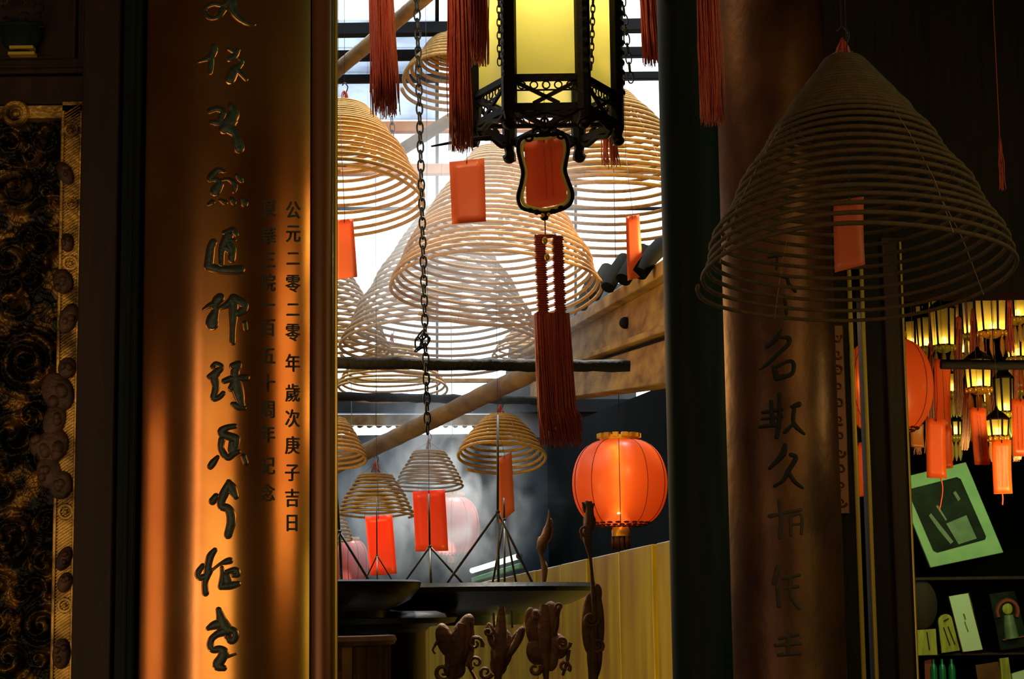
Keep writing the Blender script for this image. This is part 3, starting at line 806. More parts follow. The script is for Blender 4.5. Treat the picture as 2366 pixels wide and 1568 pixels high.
coil('sunlit pale incense coil half behind the couplet board below the left red card', 716, 830, 190, 555, 8.8, 14, 7.5, 40, tilt=-5, cap=0.1, bell=1.3)
coil('small incense coil hanging from the brown pole above the red side card', 1158, 1062, 102, 962, 7.2, 11.5, 7.5, 34, tilt=-15, cap=0.25, bell=1.5)
coil('small dark incense coil cut by the couplet board above the round plates', 770, 1062, 76, 966, 7.4, 11, 7.5, 24, tilt=-12, cap=0.25, bell=1.4)
coil('small bright incense coil behind the brightest red card', 992, 1128, 78, 1042, 8.6, 9, 5.2, 34, tilt=-4, cap=0.1, bell=1.4)
coil('small bright incense coil above the card with a string down its front', 868, 1192, 86, 1096, 8.2, 9.5, 5.6, 36, tilt=-4, cap=0.1, bell=1.5)
coil('sliver of an incense coil at the edge of the couplet board, lowest in the court', 774, 1248, 40, 1180, 9.2, 9, 5, 14, tilt=-4, cap=0.1, bell=1.2)
coil('faint far incense coil behind the long red tassel', 1225, 830, 90, 756, 10.4, 10, 5, 30, tilt=-8, cap=0.1, bell=1.5)
coil('far incense coil behind the black rod, low in the glare', 905, 905, 130, 800, 10.0, 11, 6.0, 40, tilt=-6, cap=0.1, bell=1.4)

# ================================================================ red cards
def hold_z(Y):
    return 4.6 if Y < 5 else (2.62 if False else 3.2 + (13 - Y) * 0.25)
def card(label, corners, Y, m_='card', string=None, thick=0.0012, text=False, tail=None, group='red paper wish cards', yaw=0.0, zhold=None):
    """corners: four pixels clockwise from top left"""
    ps = []
    cx_ = sum(c[0] for c in corners) / 4
    for (px, py) in corners:
        p = at(px, py, Y)
        k = mpp(px, py, Y)
        p = at(px, py, Y + (px - cx_) * k * math.tan(math.radians(yaw)))
        ps.append(p)
    topc = (ps[0] + ps[1]) / 2
    t = thing('wish_card', label, 'paper card', topc, group)
    n = Vector((0, 1, 0)) * thick
    # slight curl: subdivide along the height
    rows_ = 8
    fr = []; 
    vs = []
    for i in range(rows_ + 1):
        s = i / rows_
        a = ps[0].lerp(ps[3], s); b = ps[1].lerp(ps[2], s)
        for q in range(5):
            w = q / 4
            p = a.lerp(b, w)
            p.y += 0.006 * math.sin(PI * s) * (0.5 + w) + 0.004 * math.cos(PI * w)
            vs.append(p)
    nv = len(vs)
    vs += [p + n for p in vs]
    fs = []
    for i in range(rows_):
        for q in range(4):
            a0 = i * 5 + q
            fs.append((a0, a0 + 1, a0 + 6, a0 + 5)); fs.append((a0 + nv, a0 + nv + 5, a0 + nv + 6, a0 + nv + 1))
    rim = [i for i in range(5)] + [i * 5 + 4 for i in range(1, rows_ + 1)] + [rows_ * 5 + q for q in (3, 2, 1, 0)] + [i * 5 for i in range(rows_ - 1, 0, -1)]
    for i in range(len(rim)):
        a0, b0 = rim[i], rim[(i + 1) % len(rim)]
        fs.append((a0, a0 + nv, b0 + nv, b0))
    MB().add(vs, fs).build('paper', M[m_], t, sharp=3)
    if string is not None:
        x, y = string
        top = at(x, y, Y)
        s = MB(); s.tube([topc + Vector((0, -0.002, -0.012)), topc + Vector((0.001, 0, 0.006)), top], 0.0010, 5)
        zt = zhold or hold_z(Y)
        s.tube([top, Vector((top.x, top.y, zt))], 0.0008, 4)
        s.ring(topc + Vector((0, -0.001, -0.006)), 0.006, 0.0011, (1, 0, 0), 10, 4)
        s.build('string', M['chain'], t, sharp=3)
    if text:
        b = MB(); rnd = random.Random(int(corners[0][0]))
        for colx in text:
            y = 0.14
            while y < 0.86:
                L = rnd.uniform(0.012, 0.03)
                for q in range(2):
                    dx = rnd.uniform(-.018, .018)
                    a = ps[0].lerp(ps[3], y).lerp(ps[1].lerp(ps[2], y), colx + dx); c2 = ps[0].lerp(ps[3], y + L).lerp(ps[1].lerp(ps[2], y + L), colx + dx + rnd.uniform(-.02, .02))
                    a.y -= 0.0035; c2.y -= 0.0035
                    b.bar(a, c2, 0.0011, 0.0006)
                y += L + rnd.uniform(0.004, 0.012)
        b.build('faint_print', M['cardtext'], t, sharp=3)
    if tail:
        b = MB(); b.tube(spline([tuple(at(x, y, Y + 0.002)) for x, y in tail], 5), 0.0028, 5)
        b.build('ribbon_tail', M[m_], t, sharp=3)
    return t

card('dark red card hanging left of the gourd-shaped frame', [(1038, 373), (1119, 366), (1123, 512), (1044, 517)], 5.2, string=(1074, 318))
card('red card inside the gourd-shaped frame, with faint columns of print', [(1211, 328), (1303, 312), (1311, 470), (1217, 484)], 4.63, string=(1258, 300), text=(0.5, 0.66))
card('dark red card at the left edge beside the couplet board', [(776, 508), (816, 505), (826, 640), (772, 646)], 5.6, string=(782, 200))
card('narrow orange red card at the right edge of the doorway under the lantern', [(1446, 500), (1477, 496), (1488, 638), (1450, 648)], 5.9, string=(1446, 360), yaw=35)
card('brightest red card, over the lower coils', [(953, 1134), (1028, 1131), (1036, 1272), (960, 1274)], 6.6, 'card_bright', string=(990, 1010))
card('bright red card with a split string down its front', [(843, 1193), (906, 1188), (917, 1325), (855, 1330)], 6.7, 'card_bright', string=(870, 1060))
card('red card seen edge-on beside the thin rod under a small coil', [(1148, 1060), (1182, 1044), (1189, 1180), (1152, 1211)], 7.0, string=(1150, 985), yaw=50)
card('dim red card hanging inside the big dark coil', [(1927, 462), (1995, 455), (1998, 612), (1930, 628)], 2.92, string=(1960, 200))

# ================================================================ tassels
def tassel(label, top, bot, w0, w1, Y, m_='red_thread', n=60, head=None, seed=1, group='red silk tassels', dY=0.0, cord=None, zhold=None):
    """strands from pixel top (x,y) to bot (x,y), widths in pixels"""
    rnd = random.Random(seed)
    p0 = at(top[0], top[1], Y); p1 = at(bot[0], bot[1], Y + dY)
    k = mpp(top[0], top[1], Y)
    t = thing('tassel', label, 'tassel', p0, group)
    b = MB()
    for i in range(n):
        a = rnd.uniform(0, 6.28); r_ = math.sqrt(rnd.uniform(0, 1))
        o = Vector((math.cos(a) * r_, math.sin(a) * r_, 0))
        e = min(1.0, 1 - 0.12 * rnd.random() ** 2 if rnd.random() < .75 else rnd.uniform(0.8, 1.06))
        q0 = p0 + o * (w0 / 2 * k)
        q1 = p0.lerp(p1, e) + o * (w1 / 2 * k) + Vector((rnd.uniform(-4, 4) * k, 0, 0))
        mid = q0.lerp(q1, 0.5) + Vector((rnd.uniform(-3, 3) * k, rnd.uniform(-3, 3) * k, 0))
        q2 = q0.lerp(q1, 0.25) + Vector((rnd.uniform(-1.5, 1.5) * k, 0, 0)); q3 = q0.lerp(q1, 0.8) + Vector((rnd.uniform(-3, 3) * k, 0, 0))
        b.tube([q0, q2, mid, q3, q1], [1.5 * k, 1.5 * k, 1.4 * k, 1.3 * k, 0.9 * k], 4)
    b.build('strands', M[m_], t, sharp=3, recalc=False)
    if head:
        h = MB()
        h.lathe([(0.001, 10 * k), (w0 * .45 * k, 7 * k), (w0 * .58 * k, 0), (w0 * .52 * k, -10 * k), (w0 * .60 * k, -14 * k), (w0 * .45 * k, -22 * k)], p0, 16)
        h.build('knot', M[m_], t)
    if True:
        zt = zhold or hold_z(Y)
        c = MB(); c.tube([p0, Vector((p0.x, p0.y, zt))], 0.0012, 5)
        c.build('cord', M[m_], t, sharp=3)
    return t

tassel('red tassel with two strand bundles hanging left of the black lantern', (877, -120), (890, 268), 50, 66, 4.35, n=170, seed=4)
tassel('long dark red tassel in front of the left corner of the black lantern', (1056, -120), (1064, 350), 44, 54, 4.22, n=150, seed=7)
tassel('short red tassel over the left yellow pane of the lantern', (1108, -140), (1110, 152), 46, 40, 4.30, n=80, seed=9)
tassel('red tassel beside the left post of the lantern, behind the long dark one', (1084, -140), (1079, 155), 26, 22, 4.36, n=40, seed=10)
tassel('red tassel at the right of the lantern, against the thin black pillar', (1494, -120), (1512, 150), 44, 52, 4.3, n=100, seed=12)
tassel('reddish tassel hanging behind the right foot of the lantern', (1402, 262), (1412, 385), 26, 44, 4.95, 'dull_red_thread', n=46, seed=15)
tassel('red tassel hanging in shadow in front of the thin black pillar', (1632, -60), (1648, 288), 52, 60, 3.05, 'dull_red_thread', n=150, seed=21)
tassel('small faint red tassel far right above the big dark coil', (2310, 318), (2316, 440), 5, 12, 4.4, 'dull_red_thread', n=16, seed=25, cord=(2309, 200))

# long double tassel below the gourd frame, with knotted braids and yellow beads
def long_tassel():
    Y = 4.62
    t = thing('tassel', 'longest red tassel, two braided cords with yellow beads below the gourd-shaped frame', 'tassel', at(1260, 545, Y), 'red silk tassels')
    k = mpp(1260, 545, Y)
    rnd = random.Random(31)
    for (xa, xb) in ((1247, 1262), (1288, 1300)):
        b = MB()
        n = 34
        for i in range(n):
            s = i / (n - 1)
            y = 548 + s * 178
            p = at(xa + (xb - xa) * s * 0.55 + 1.5 * math.sin(i * 1.9), y, Y)
            b.ball(p, 15 * k, 11 * k, 3.8 * k, 8, 6)
        b.build('braid', M['red_thread'], t, sharp=3)
        b = MB()
        x0 = xa + (xb - xa) * 0.55
        for i in range(120):
            o = rnd.uniform(-20, 20); o2 = o * 1.4 + rnd.uniform(-5, 5)
            dd = rnd.uniform(-12, 12) * k
            y1 = 1035 - abs(rnd.gauss(0, 30))
            p = [at(x0 + o, 724, Y), at(x0 + (xb + 10 - x0) * .35 + o * 1.1 + rnd.uniform(-2, 2), 830, Y), at(xb + 6 + o * 1.2 + rnd.uniform(-3, 3), 940, Y), at(xb + 18 + o2, y1, Y)]
            for q in p: q.y += dd
            b.tube(p, [1.5 * k, 1.4 * k, 1.3 * k, 0.9 * k], 4)
        b.build('strands', M['red_thread'], t, sharp=3, recalc=False)
    b = MB()
    for (px, py) in ((1259, 556), (1264, 594)):
        b.ball(at(px, py, Y - 0.03), 6 * k, 6 * k, 9 * k, 10, 8)
    b.build('beads', M['gold_trim'], t)
    b = MB(); b.box(at(1260, 546, Y), (50 * k, 0.02, 6 * k)); b.tube([at(1259, 500, Y), at(1260, 548, Y)], 0.002, 6)
    b.build('hanger_bar', M['red_thread'], t)
long_tassel()

# ================================================================ black hexagonal lantern with yellow panes
def hex_lantern():
    Y = 4.6; R = 0.2
    c = at(1258, 168, Y)
    fr = Y - R * math.cos(PI / 6)
    zb = at(1258, 172, fr).z          # lower edge of the front pane
    zr = at(1258, 186, fr).z          # underside of its rail
    zs = at(1258, 247, fr).z          # skirt bottom
    k = mpp(1258, 168, fr)
    t = thing('hexagonal_lantern', 'black wooden hexagonal lantern with glowing yellow panes, at the top', 'lantern', (c.x, Y, zb))
    vx = [Vector((c.x + R * math.cos(PI / 3 * i), Y + R * math.sin(PI / 3 * i), 0)) for i in range(6)]
    ht = 0.75
    for i in range(6):
        p = vx[i]
        out = (p - Vector((c.x, Y, 0))).normalized()
        b = MB()
        b.tube([p + Vector((0, 0, zs - 0.01)), p + Vector((0, 0, zb + ht))], 0.0215, 8)
        # beaded outer edge
        for q in range(26):
            b.ball(p + out * 0.014 + Vector((0, 0, zb + ht * q / 26)), 0.013, 0.013, 0.013, 6, 5)
        b.build('post', M['lantern_wood'], t)
        lg = MB()
        q = [(0.0, zs + 0.01), (0.004, zs - 0.012), (0.002, zs - 0.025), (-0.002, zs - 0.038), (0.004, zs - 0.048)]
        pts = spline([tuple(p + out * a + Vector((0, 0, z))) for a, z in q], 5)
        lg.tube(pts, [0.022 - 0.008 * math.sin(PI * s / (len(pts) - 1)) for s in range(len(pts))], 8)
        lg.ball(p + out * 0.004 + Vector((0, 0, zs - 0.048)), 0.018, 0.018, 0.014, 10, 8)
        lg.build('foot', M['lantern_wood'], t)
    for i in range(6):
        a, b2 = vx[i], vx[(i + 1) % 6]
        mid = (a + b2) / 2; nrm = (mid - Vector((c.x, Y, 0))).normalized(); d = (b2 - a).normalized()
        w = (b2 - a).length
        z = lambda v: Vector((0, 0, v))
        e = 0.018
        P = MB(); q = [a + d * e + z(zb), b2 - d * e + z(zb), b2 - d * e + z(zb + ht), a + d * e + z(zb + ht)]
        P.add([p - nrm * 0.006 for p in q], [(0, 1, 2, 3)]); P.build('pane', M['pane'], t)
        rl = MB(); rl.bar(a + z((zb + zr) / 2), b2 + z((zb + zr) / 2), zb - zr, 0.016, up=tuple(nrm)); rl.build('rail', M['lantern_wood'], t)
        f = MB()
        # fret row of small rings under the rail, V brace below, bottom rail
        for qn in range(5):
            x = 0.034 + (w - 0.068) * qn / 4
            f.ring(a + d * x + z(zr - 0.012), 0.010, 0.0022, tuple(nrm), 12, 5)
        f.bar(a + d * 0.02 + z(zr - 0.026), b2 - d * 0.02 + z(zr - 0.026), 0.004, 0.004)
        f.bar(a + d * 0.02 + z(zr - 0.004), mid + d * 0.035 + z(zs + 0.010), 0.010, 0.008, up=tuple(nrm))
        f.bar(b2 - d * 0.02 + z(zr - 0.004), mid - d * 0.035 + z(zs + 0.010), 0.010, 0.008, up=tuple(nrm))
        f.bar(a + z(zs), b2 + z(zs), 0.020, 0.014, up=tuple(nrm))
        f.tube(spline([tuple(a + d * 0.02 + z(zs - 0.008)), tuple(a + d * w * .25 + z(zs - 0.022)), tuple(mid + z(zs - 0.012)), tuple(b2 - d * w * .25 + z(zs - 0.022)), tuple(b2 - d * 0.02 + z(zs - 0.008))], 4), 0.008, 6)
        f.build('fretwork', M['lantern_wood'], t)
    g = MB()
    for i in range(3):
        g.bar(vx[i] + Vector((0, 0, zs - 0.002)), vx[i + 3] + Vector((0, 0, zs - 0.002)), 0.014, 0.010)
    g.build('bottom_spokes', M['lantern_wood'], t)
    h = MB(); h.tube(spline([tuple(at(1136, 318, 4.4)), tuple(at(1085, 322, 4.4)), tuple(at(1040, 330, 4.4)), tuple(at(996, 338, 4.4))], 5), [0.007 * (1 - s / 19) + 0.0008 for s in range(16)], 6)
    h.build('side_hook', M['lantern_wood'], t)
    bl = MB().ball((c.x, Y, zb + 0.42), 0.04); bl.build('bulb', M['bulb'], t)
    point_light('lantern_light', (c.x, Y, zb + 0.34), 4.6, (1.0, 0.88, 0.50), 0.09)
    return c, zs
LC, LZS = hex_lantern()

# gourd-shaped open frame
def gourd_frame():
    Y = 4.6
    k = mpp(1260, 400, Y)
    t = thing('pendant_frame', 'black gourd-shaped open frame with its lit inner edge coloured yellow, under the lantern', 'pendant frame', at(1260, 300, Y))
    half = [(1258, 312), (1290, 308), (1308, 318), (1313, 345), (1308, 375), (1306, 395), (1314, 420), (1323, 448), (1316, 472), (1290, 486), (1258, 492)]
    oth = [(1226, 487), (1204, 478), (1197, 455), (1204, 425), (1208, 398), (1203, 375), (1197, 345), (1203, 322), (1226, 313)]
    pts = spline(half + oth, 5, closed=True)
    P = [at(x, y, Y) for x, y in pts]
    MB().tube(P, 4.6 * k, 8, closed=True).build('rim', M['lantern_wood'], t)
    cx_, cy_ = 1260, 400
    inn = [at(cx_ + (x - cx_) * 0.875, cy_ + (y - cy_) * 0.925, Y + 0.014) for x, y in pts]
    MB().tube(inn, 5.0 * k, 8, closed=True).build('lit_inner_edge', M['lantern_lit_yellow'], t)
    b = MB()
    for (x, y, r_) in ((1258, 296, 12), (1240, 306, 9), (1278, 304, 9), (1258, 280, 8), (1222, 318, 8), (1296, 312, 8)):
        b.ring(at(x, y, Y), r_ * k, 3 * k, (0, 1, 0), 14, 6)
    for (x, y, r_) in ((1258, 502, 10), (1240, 490, 8), (1278, 488, 8), (1225, 486, 7), (1296, 480, 7)):
        b.ball(at(x, y, Y), r_ * k, r_ * k, r_ * k * .8, 10, 8)
    b.tube([at(1258, 250, Y), at(1258, 300, Y)], 3 * k, 6)
    b.build('scroll_crest', M['lantern_wood'], t)
    g = MB(); g.ball(at(1254, 497, Y - 0.02), 5 * k); g.ball(at(1268, 495, Y - 0.02), 4 * k)
    g.build('gilt_studs', M['gold_trim'], t)
gourd_frame()

# ================================================================ chains
def chain(label, a, b, Ya, Yb, link, wire, group='dark hanging chains', loop=None):
    p, q = at(a[0], a[1], Ya), at(b[0], b[1], Yb)
    k = mpp(b[0], b[1], Yb)
    L = link * k; n = max(2, int((p - q).length / (L * 0.76)))
    mb = MB(); d = (q - p).normalized()
    def add_link(c, d, i):
        side = Vector((1, 0, 0)) if i % 2 else Vector((0.35, 1, 0)).normalized()
        side = (side - d * side.dot(d)).normalized()
        pts = []
        for j in range(14):
            an = 2 * PI * j / 14
            pts.append(c + d * (L / 2 * math.cos(an)) + side * (L * 0.24 * math.copysign(abs(math.sin(an)) ** 0.8, math.sin(an))))
        mb.tube(pts, wire * k, 5, closed=True)
    for i in range(n):
        add_link(p.lerp(q, (i + 0.5) / n), d, i)
    if loop:
        pr = [at(x, y, Yb) for x, y in loop]
        for i in range(len(pr) - 1):
            add_link((pr[i] + pr[i + 1]) / 2, (pr[i + 1] - pr[i]).normalized(), i)
    o = mb.build('chain', M['chain'], loc=p, sharp=3)
    return tag(o, label, 'chain', group)
chain('long dark chain hanging in front of the central coils', (962, -40), (988, 1000), 5.4, 5.4, 30, 2.4, loop=[(978, 765), (966, 780), (966, 806), (974, 800), (990, 780)])
chain('thin dark chain at the right of the lantern', (1436, -30), (1458, 190), 4.75, 4.75, 28, 1.8)
chain('short chain down the face of the lantern left post', (1152, -60), (1154, 150), 4.30, 4.30, 20, 1.6)
chain('short chain down the face of the lantern right post', (1372, -60), (1366, 160), 4.30, 4.30, 20, 1.8)
chain('faint far chain between two battens at the left', (905, 270), (910, 352), 8.0, 8.0, 22, 1.3)

# ================================================================ rods, poles, timber
def rod(name, label, a, b, Ya, Yb, wpx, m_, cat='rod', taper=1.0, rough=0.0, seed=1):
    p, q = at(a[0], a[1], Ya), at(b[0], b[1], Yb)
    r_ = wpx * mpp(b[0], b[1], Yb) / 2
    n = 40; rnd = random.Random(seed)
    pts = [p.lerp(q, i / n) + Vector((0, 0, rnd.uniform(-1, 1) * rough * r_)) for i in range(n + 1)]
    rr = [r_ * (taper + (1 - taper) * i / n) * (1 + rnd.uniform(-1, 1) * rough) for i in range(n + 1)]
    o = MB().tube(pts, rr, 14).build(name, M[m_], loc=(p + q) / 2)
    return tag(o, label, cat)
rod('iron_rod', 'sooty black rod across the doorway under the large coils', (600, 836), (1456, 846), 5.8, 5.8, 28, 'black_iron', rough=0.10, seed=2)
rod('iron_rod', 'thinner black rod behind, just below the thick sooty rod', (600, 912), (1290, 926), 8.4, 8.4, 20, 'black_iron', rough=0.1, seed=3)
rod('iron_rod', 'black rod crossing the cluster of little lanterns at the far right', (2174, 841), (2600, 846), 6.4, 6.4, 23, 'black_iron', rough=0.04, seed=4)
rod('wooden_pole', 'long brown pole slanting up below the black rods', (700, 1112), (1275, 838), 8.6, 7.0, 46, 'pole', 'pole', taper=0.95, rough=0.03, seed=5)
rod('wooden_pole', 'dark round pole slanting up at the top left of the skylight', (760, 178), (1010, -30), 7.0, 6.4, 36, 'pole', 'pole', rough=0.02, seed=6)
rod('wooden_pole', 'round pole slanting up behind the long chain towards the lantern', (885, 372), (1260, 140), 8.4, 7.2, 32, 'pole', 'pole', rough=0.02, seed=7)
def eave_tiles():
    for i, (x0, y0, x1, y1, Y, r_) in enumerate(((1530, 566, 1478, 612, 6.0, 20), (1488, 580, 1440, 626, 6.3, 20), (1444, 600, 1404, 644, 6.6, 18), (1404, 622, 1372, 664, 6.9, 17), (1370, 650, 1344, 688, 7.2, 15))):
        p, q = at(x0, y0, Y), at(x1, y1 + 20, Y - 0.1); k = mpp(x0, y0, Y)
        o = MB().tube([p, p.lerp(q, 0.5) + Vector((0, 0, 0.01)), q], [r_ * k * 1.05, r_ * k, r_ * k * 0.9], 14).build('roof_tile', M['soot_wall'], loc=p)
        tag(o, ('dark roof tile nearest the thin black pillar, above the eave timber', 'second dark roof tile from the thin black pillar, above the eave timber', 'middle dark roof tile of the five above the eave timber', 'fourth dark roof tile from the pillar, above the eave timber', 'farthest and lowest dark roof tile above the eave timber')[i], 'roof tile', 'dark roof tiles along the eave')
eave_tiles()
def timber():
    A0, A1 = at(1600, 576, 5.5), at(1600, 876, 5.5)
    B0, B1 = at(1225, 806, 10.5), at(1225, 930, 10.5)
    t = thing('eave_timber', 'broad weathered eave timber slanting down from the right', 'timber', at(1500, 800, 5.5))
    dn = Vector((-0.06, 0, 0))
    cuts = [(0, 0.13, -0.05, 'timber'), (0.13, 0.52, 0.0, 'timber'), (0.52, 0.58, -0.03, 'timber'), (0.58, 0.63, 0.03, 'black_iron'), (0.63, 1.0, 0.0, 'timber')]
    for (a, b, off, m_) in cuts:
        o = Vector((off, 0, 0))
        q = [A0.lerp(A1, a) + o, B0.lerp(B1, a) + o, B0.lerp(B1, b) + o, A0.lerp(A1, b) + o]
        MB().prism(q, [p + Vector((0.16, 0.02, 0)) - o for p in q]).build('board' if m_ == 'timber' else 'groove', M[m_], t, bevel=0.004)
    p = A0.lerp(B0, 0.26).lerp(A1.lerp(B1, 0.26), 0.34)
    MB().ball(p + Vector((-0.01, 0, 0)), 0.025).build('bolt', M['black_iron'], t)
timber()

# ================================================================ yellow boarded wall, low at the right of the doorway
ya, yb = at(1600, 1236, 6.0), at(930, 1386, 11.4)
def yellow_wall():
    d = Vector((yb.x - ya.x, yb.y - ya.y, 0)); n = Vector((-d.y, d.x, 0)).normalized()
    if n.x > 0: n = -n
    nb = 13
    t = thing('board_partition', 'glossy yellow boarded partition low behind the ornaments', 'partition', (ya.x, ya.y, 0))
    b = MB()
    for i in range(nb):
        s0, s1 = i / nb, (i + 1) / nb - 0.006
        p, q = ya.lerp(yb, s0), ya.lerp(yb, s1)
        off = n * (0.006 if i % 2 else 0.0)
        f = [Vector((p.x, p.y, 0)) + off, Vector((q.x, q.y, 0)) + off, q + off, p + off]
        b.prism(f, [v - n * 0.05 for v in f])
    b.build('boards', M['yellow_board'], t, bevel=0.004)
yellow_wall()
# ================================================================ dishes, stands and ornaments of the court altar
def dish(name, label, cx, cy, rx, Y, prof, m_, n=64, cat='dish'):
    c = at(cx, cy, Y); k = mpp(cx, cy, Y) * rx
    o = MB().lathe([(r_ * k, z * k) for r_, z in prof], c, n).build(name, M[m_], loc=c)
    return tag(o, label, cat)
dish('offering_dish', 'wide dark round dish whose right rim tip reaches under the red lantern', 1092, 1358, 291, 5.6,
     [(0, -0.05), (0.80, -0.045), (0.94, -0.01), (0.975, 0.03), (1.0, 0.0), (0.985, -0.035), (0.78, -0.13), (0.42, -0.21), (0.40, -0.29), (0, -0.29)], 'bronze')
dish('offering_dish', 'dark round dish at the left, overlapping the wide one', 706, 1347, 268, 5.0,
     [(0, -0.08), (0.80, -0.06), (0.93, -0.02), (0.97, 0.015), (1.0, 0.0), (0.985, -0.05), (0.90, -0.15), (0.72, -0.24), (0.70, -0.30), (0, -0.30)], 'bronze')
dish('stone_step_ring', 'dark round plinth below the two dishes', 790, 1428, 268, 5.3,
     [(0, 0.06), (0.90, 0.055), (0.98, 0.03), (1.0, 0.0), (0.97, -0.045), (0.76, -0.08), (0.72, -0.12), (0.72, -4.0), (0, -4.0)], 'bronze', cat='plinth')
def urn():
    Y = 4.62
    c = at(745, 1475, Y); k = mpp(745, 1475, Y)
    t = thing('incense_urn', 'dull copper drum urn at the bottom left of the doorway', 'urn', (c.x, c.y, c.z - 0.35))
    MB().lathe([(150 * k, -0.3), (152 * k, -14 * k), (0, -14 * k)], c, 48).build('drum', M['copper'], t)
    MB().lathe([(148 * k, -16 * k), (166 * k, -14 * k), (172 * k, -4 * k), (168 * k, 6 * k), (150 * k, 8 * k)], c, 48).build('rim', M['copper'], t)
    b = MB()
    for i in range(26):
        a = 2 * PI * i / 26
        b.tube([c + Vector((152 * k * math.cos(a), 152 * k * math.sin(a), -16 * k)), c + Vector((151 * k * math.cos(a), 151 * k * math.sin(a), -0.3))], 6 * k, 6)
    b.build('ribs', M['ornament'], t)
    MB().lathe([(120 * k, 0), (118 * k, 0.3 - c.z), (0.001, 0.3 - c.z)], (c.x, c.y, c.z - 0.3), 32).build('foot', M['bronze'], t)
urn()
def dish_stand():
    c = at(1010, 1440, 5.7)
    t = thing('altar_table', 'dark altar table carrying the dishes, mostly below the picture', 'table', (c.x - 0.2, 5.5, 0))
    MB().box((c.x - 0.35, 5.35, 1.40), (0.9, 0.9, 0.06)).build('top', M['dark_wood'], t, bevel=0.01)
    for sx in (-1, 1):
        for sy in (-1, 1):
            MB().box((c.x - 0.35 + sx * 0.38, 5.35 + sy * 0.38, 0.69), (0.07, 0.07, 1.37)).build('leg', M['dark_wood'], t)

def tripod(label, apex, feet, top, Y, w=4.5, spread=0.06):
    a = at(apex[0], apex[1], Y); k = mpp(apex[0], apex[1], Y)
    t = thing('rod_tripod', label, 'rod stand', at(apex[0], feet[0][1], Y), 'three-legged rod stands')
    for i, f in enumerate(feet):
        Yf = Y + (-spread if i % 2 else spread)
        MB().tube([a, at(f[0], f[1], Yf)], w * k / 2, 6).build('leg', M['steel'], t, sharp=3)
    MB().tube([a, at(top[0], top[1], Y)], w * 0.9 * k / 2, 6).build('upright', M['steel'], t, sharp=3)
    MB().ball(a, w * k * 0.8).build('collar', M['steel'], t)
tripod('three-legged rod stand with a tall upright under the small coil on the pole', (1150, 1182), [(1022, 1362), (1152, 1366), (1238, 1362)], (1150, 958), 5.65, 6.5)
tripod('three-legged rod stand under the brightest red card', (993, 1262), [(922, 1362), (996, 1366), (1082, 1362)], (990, 1140), 5.72, 5.5)
tripod('slanting rod stand at the edge of the couplet board', (784, 1228), [(858, 1350), (740, 1350), (790, 1352)], (778, 1130), 5.05, 6.5)
tripod('thin rod stand in front of the card with the split string', (871, 1282), [(840, 1350), (872, 1352), (912, 1350)], (870, 1150), 5.1, 3.2)
tripod('pale short rod stand behind the wide dish', (1165, 1200), [(1135, 1364), (1166, 1366), (1196, 1364)], (1164, 1150), 5.8, 5.0)

# --- carved ornaments
def curl(mb, px, py, r_, Y, k, w, turns=1.3, a0=0.0, sgn=1):
    pts = []
    for i in range(22):
        s = i / 21
        a = a0 + sgn * turns * 2 * PI * s
        rr = r_ * (1 - 0.8 * s)
        pts.append(at(px + rr * math.cos(a), py + rr * math.sin(a), Y))
    mb.tube(pts, [w * k * (1 - 0.55 * i / 21) for i in range(22)], 8)
def limb(mb, pts, Y, k):
    sp = spline([(x, y, w) for x, y, w in pts], 5)
    mb.tube([at(x, y, Y) for x, y, w in sp], [max(0.4, w) * k / 2 for x, y, w in sp], 10)
def ornament(label, Y, bodies, limbs, curls, cat='carved ornament', group='carved brown ornaments on rods'):
    px, py = limbs[0][0][0], limbs[0][0][1]
    k = mpp(px, py, Y)
    t = thing('carved_ornament', label, cat, at(px, 1560, Y), group)
    b = MB()
    for (x, y, rx, rz, ang) in bodies:
        b.ball(at(x, y, Y), rx * k, min(rx, rz) * 0.5 * k, rz * k, 16, 12, Matrix.Rotation(math.radians(ang), 3, 'Y'))
    for l in limbs: limb(b, l, Y - 0.01, k)
    e = at(limbs[0][-1][0], limbs[0][-1][1], Y - 0.01)
    if limbs[0][-1][1] > 1590: b.tube([e, (e.x, e.y, 0)], 4 * k, 8)
    else: b.tube([at(limbs[0][0][0], limbs[0][0][1], Y - 0.01), at(limbs[0][0][0], limbs[0][0][1] - 45, Y - 0.01)] if cat == 'lantern pendant' else [e, e + Vector((0, 0, -0.04))], 0.8 * k, 5)
    b.build('body', M['ornament'], t)
    for c in curls:
        b = MB(); curl(b, *c[:3], Y - 0.02, k, *c[3:]); b.build('scroll', M['ornament'], t)
ornament('carved brown leaf ornament hanging low at the left of the yellow boards', 5.0,
         [(1062, 1490, 30, 66, 18), (1028, 1478, 20, 40, -15), (1050, 1545, 26, 24, 0), (1072, 1455, 20, 40, 24)],
         [[(1068, 1440, 20), (1060, 1500, 30), (1042, 1560, 18), (1036, 1600, 10)], [(1090, 1436, 8), (1092, 1490, 10), (1080, 1540, 18)], [(1012, 1480, 8), (1000, 1500, 5), (1006, 1510, 4)], [(1078, 1530, 6), (1100, 1570, 8), (1120, 1600, 8)]],
         [(1024, 1552, 20, 6, 1.2, 1.0, 1), (1098, 1486, 18, 5, 1.3, 0.5, -1), (1100, 1530, 16, 5, 1.2, 2.0, 1)])
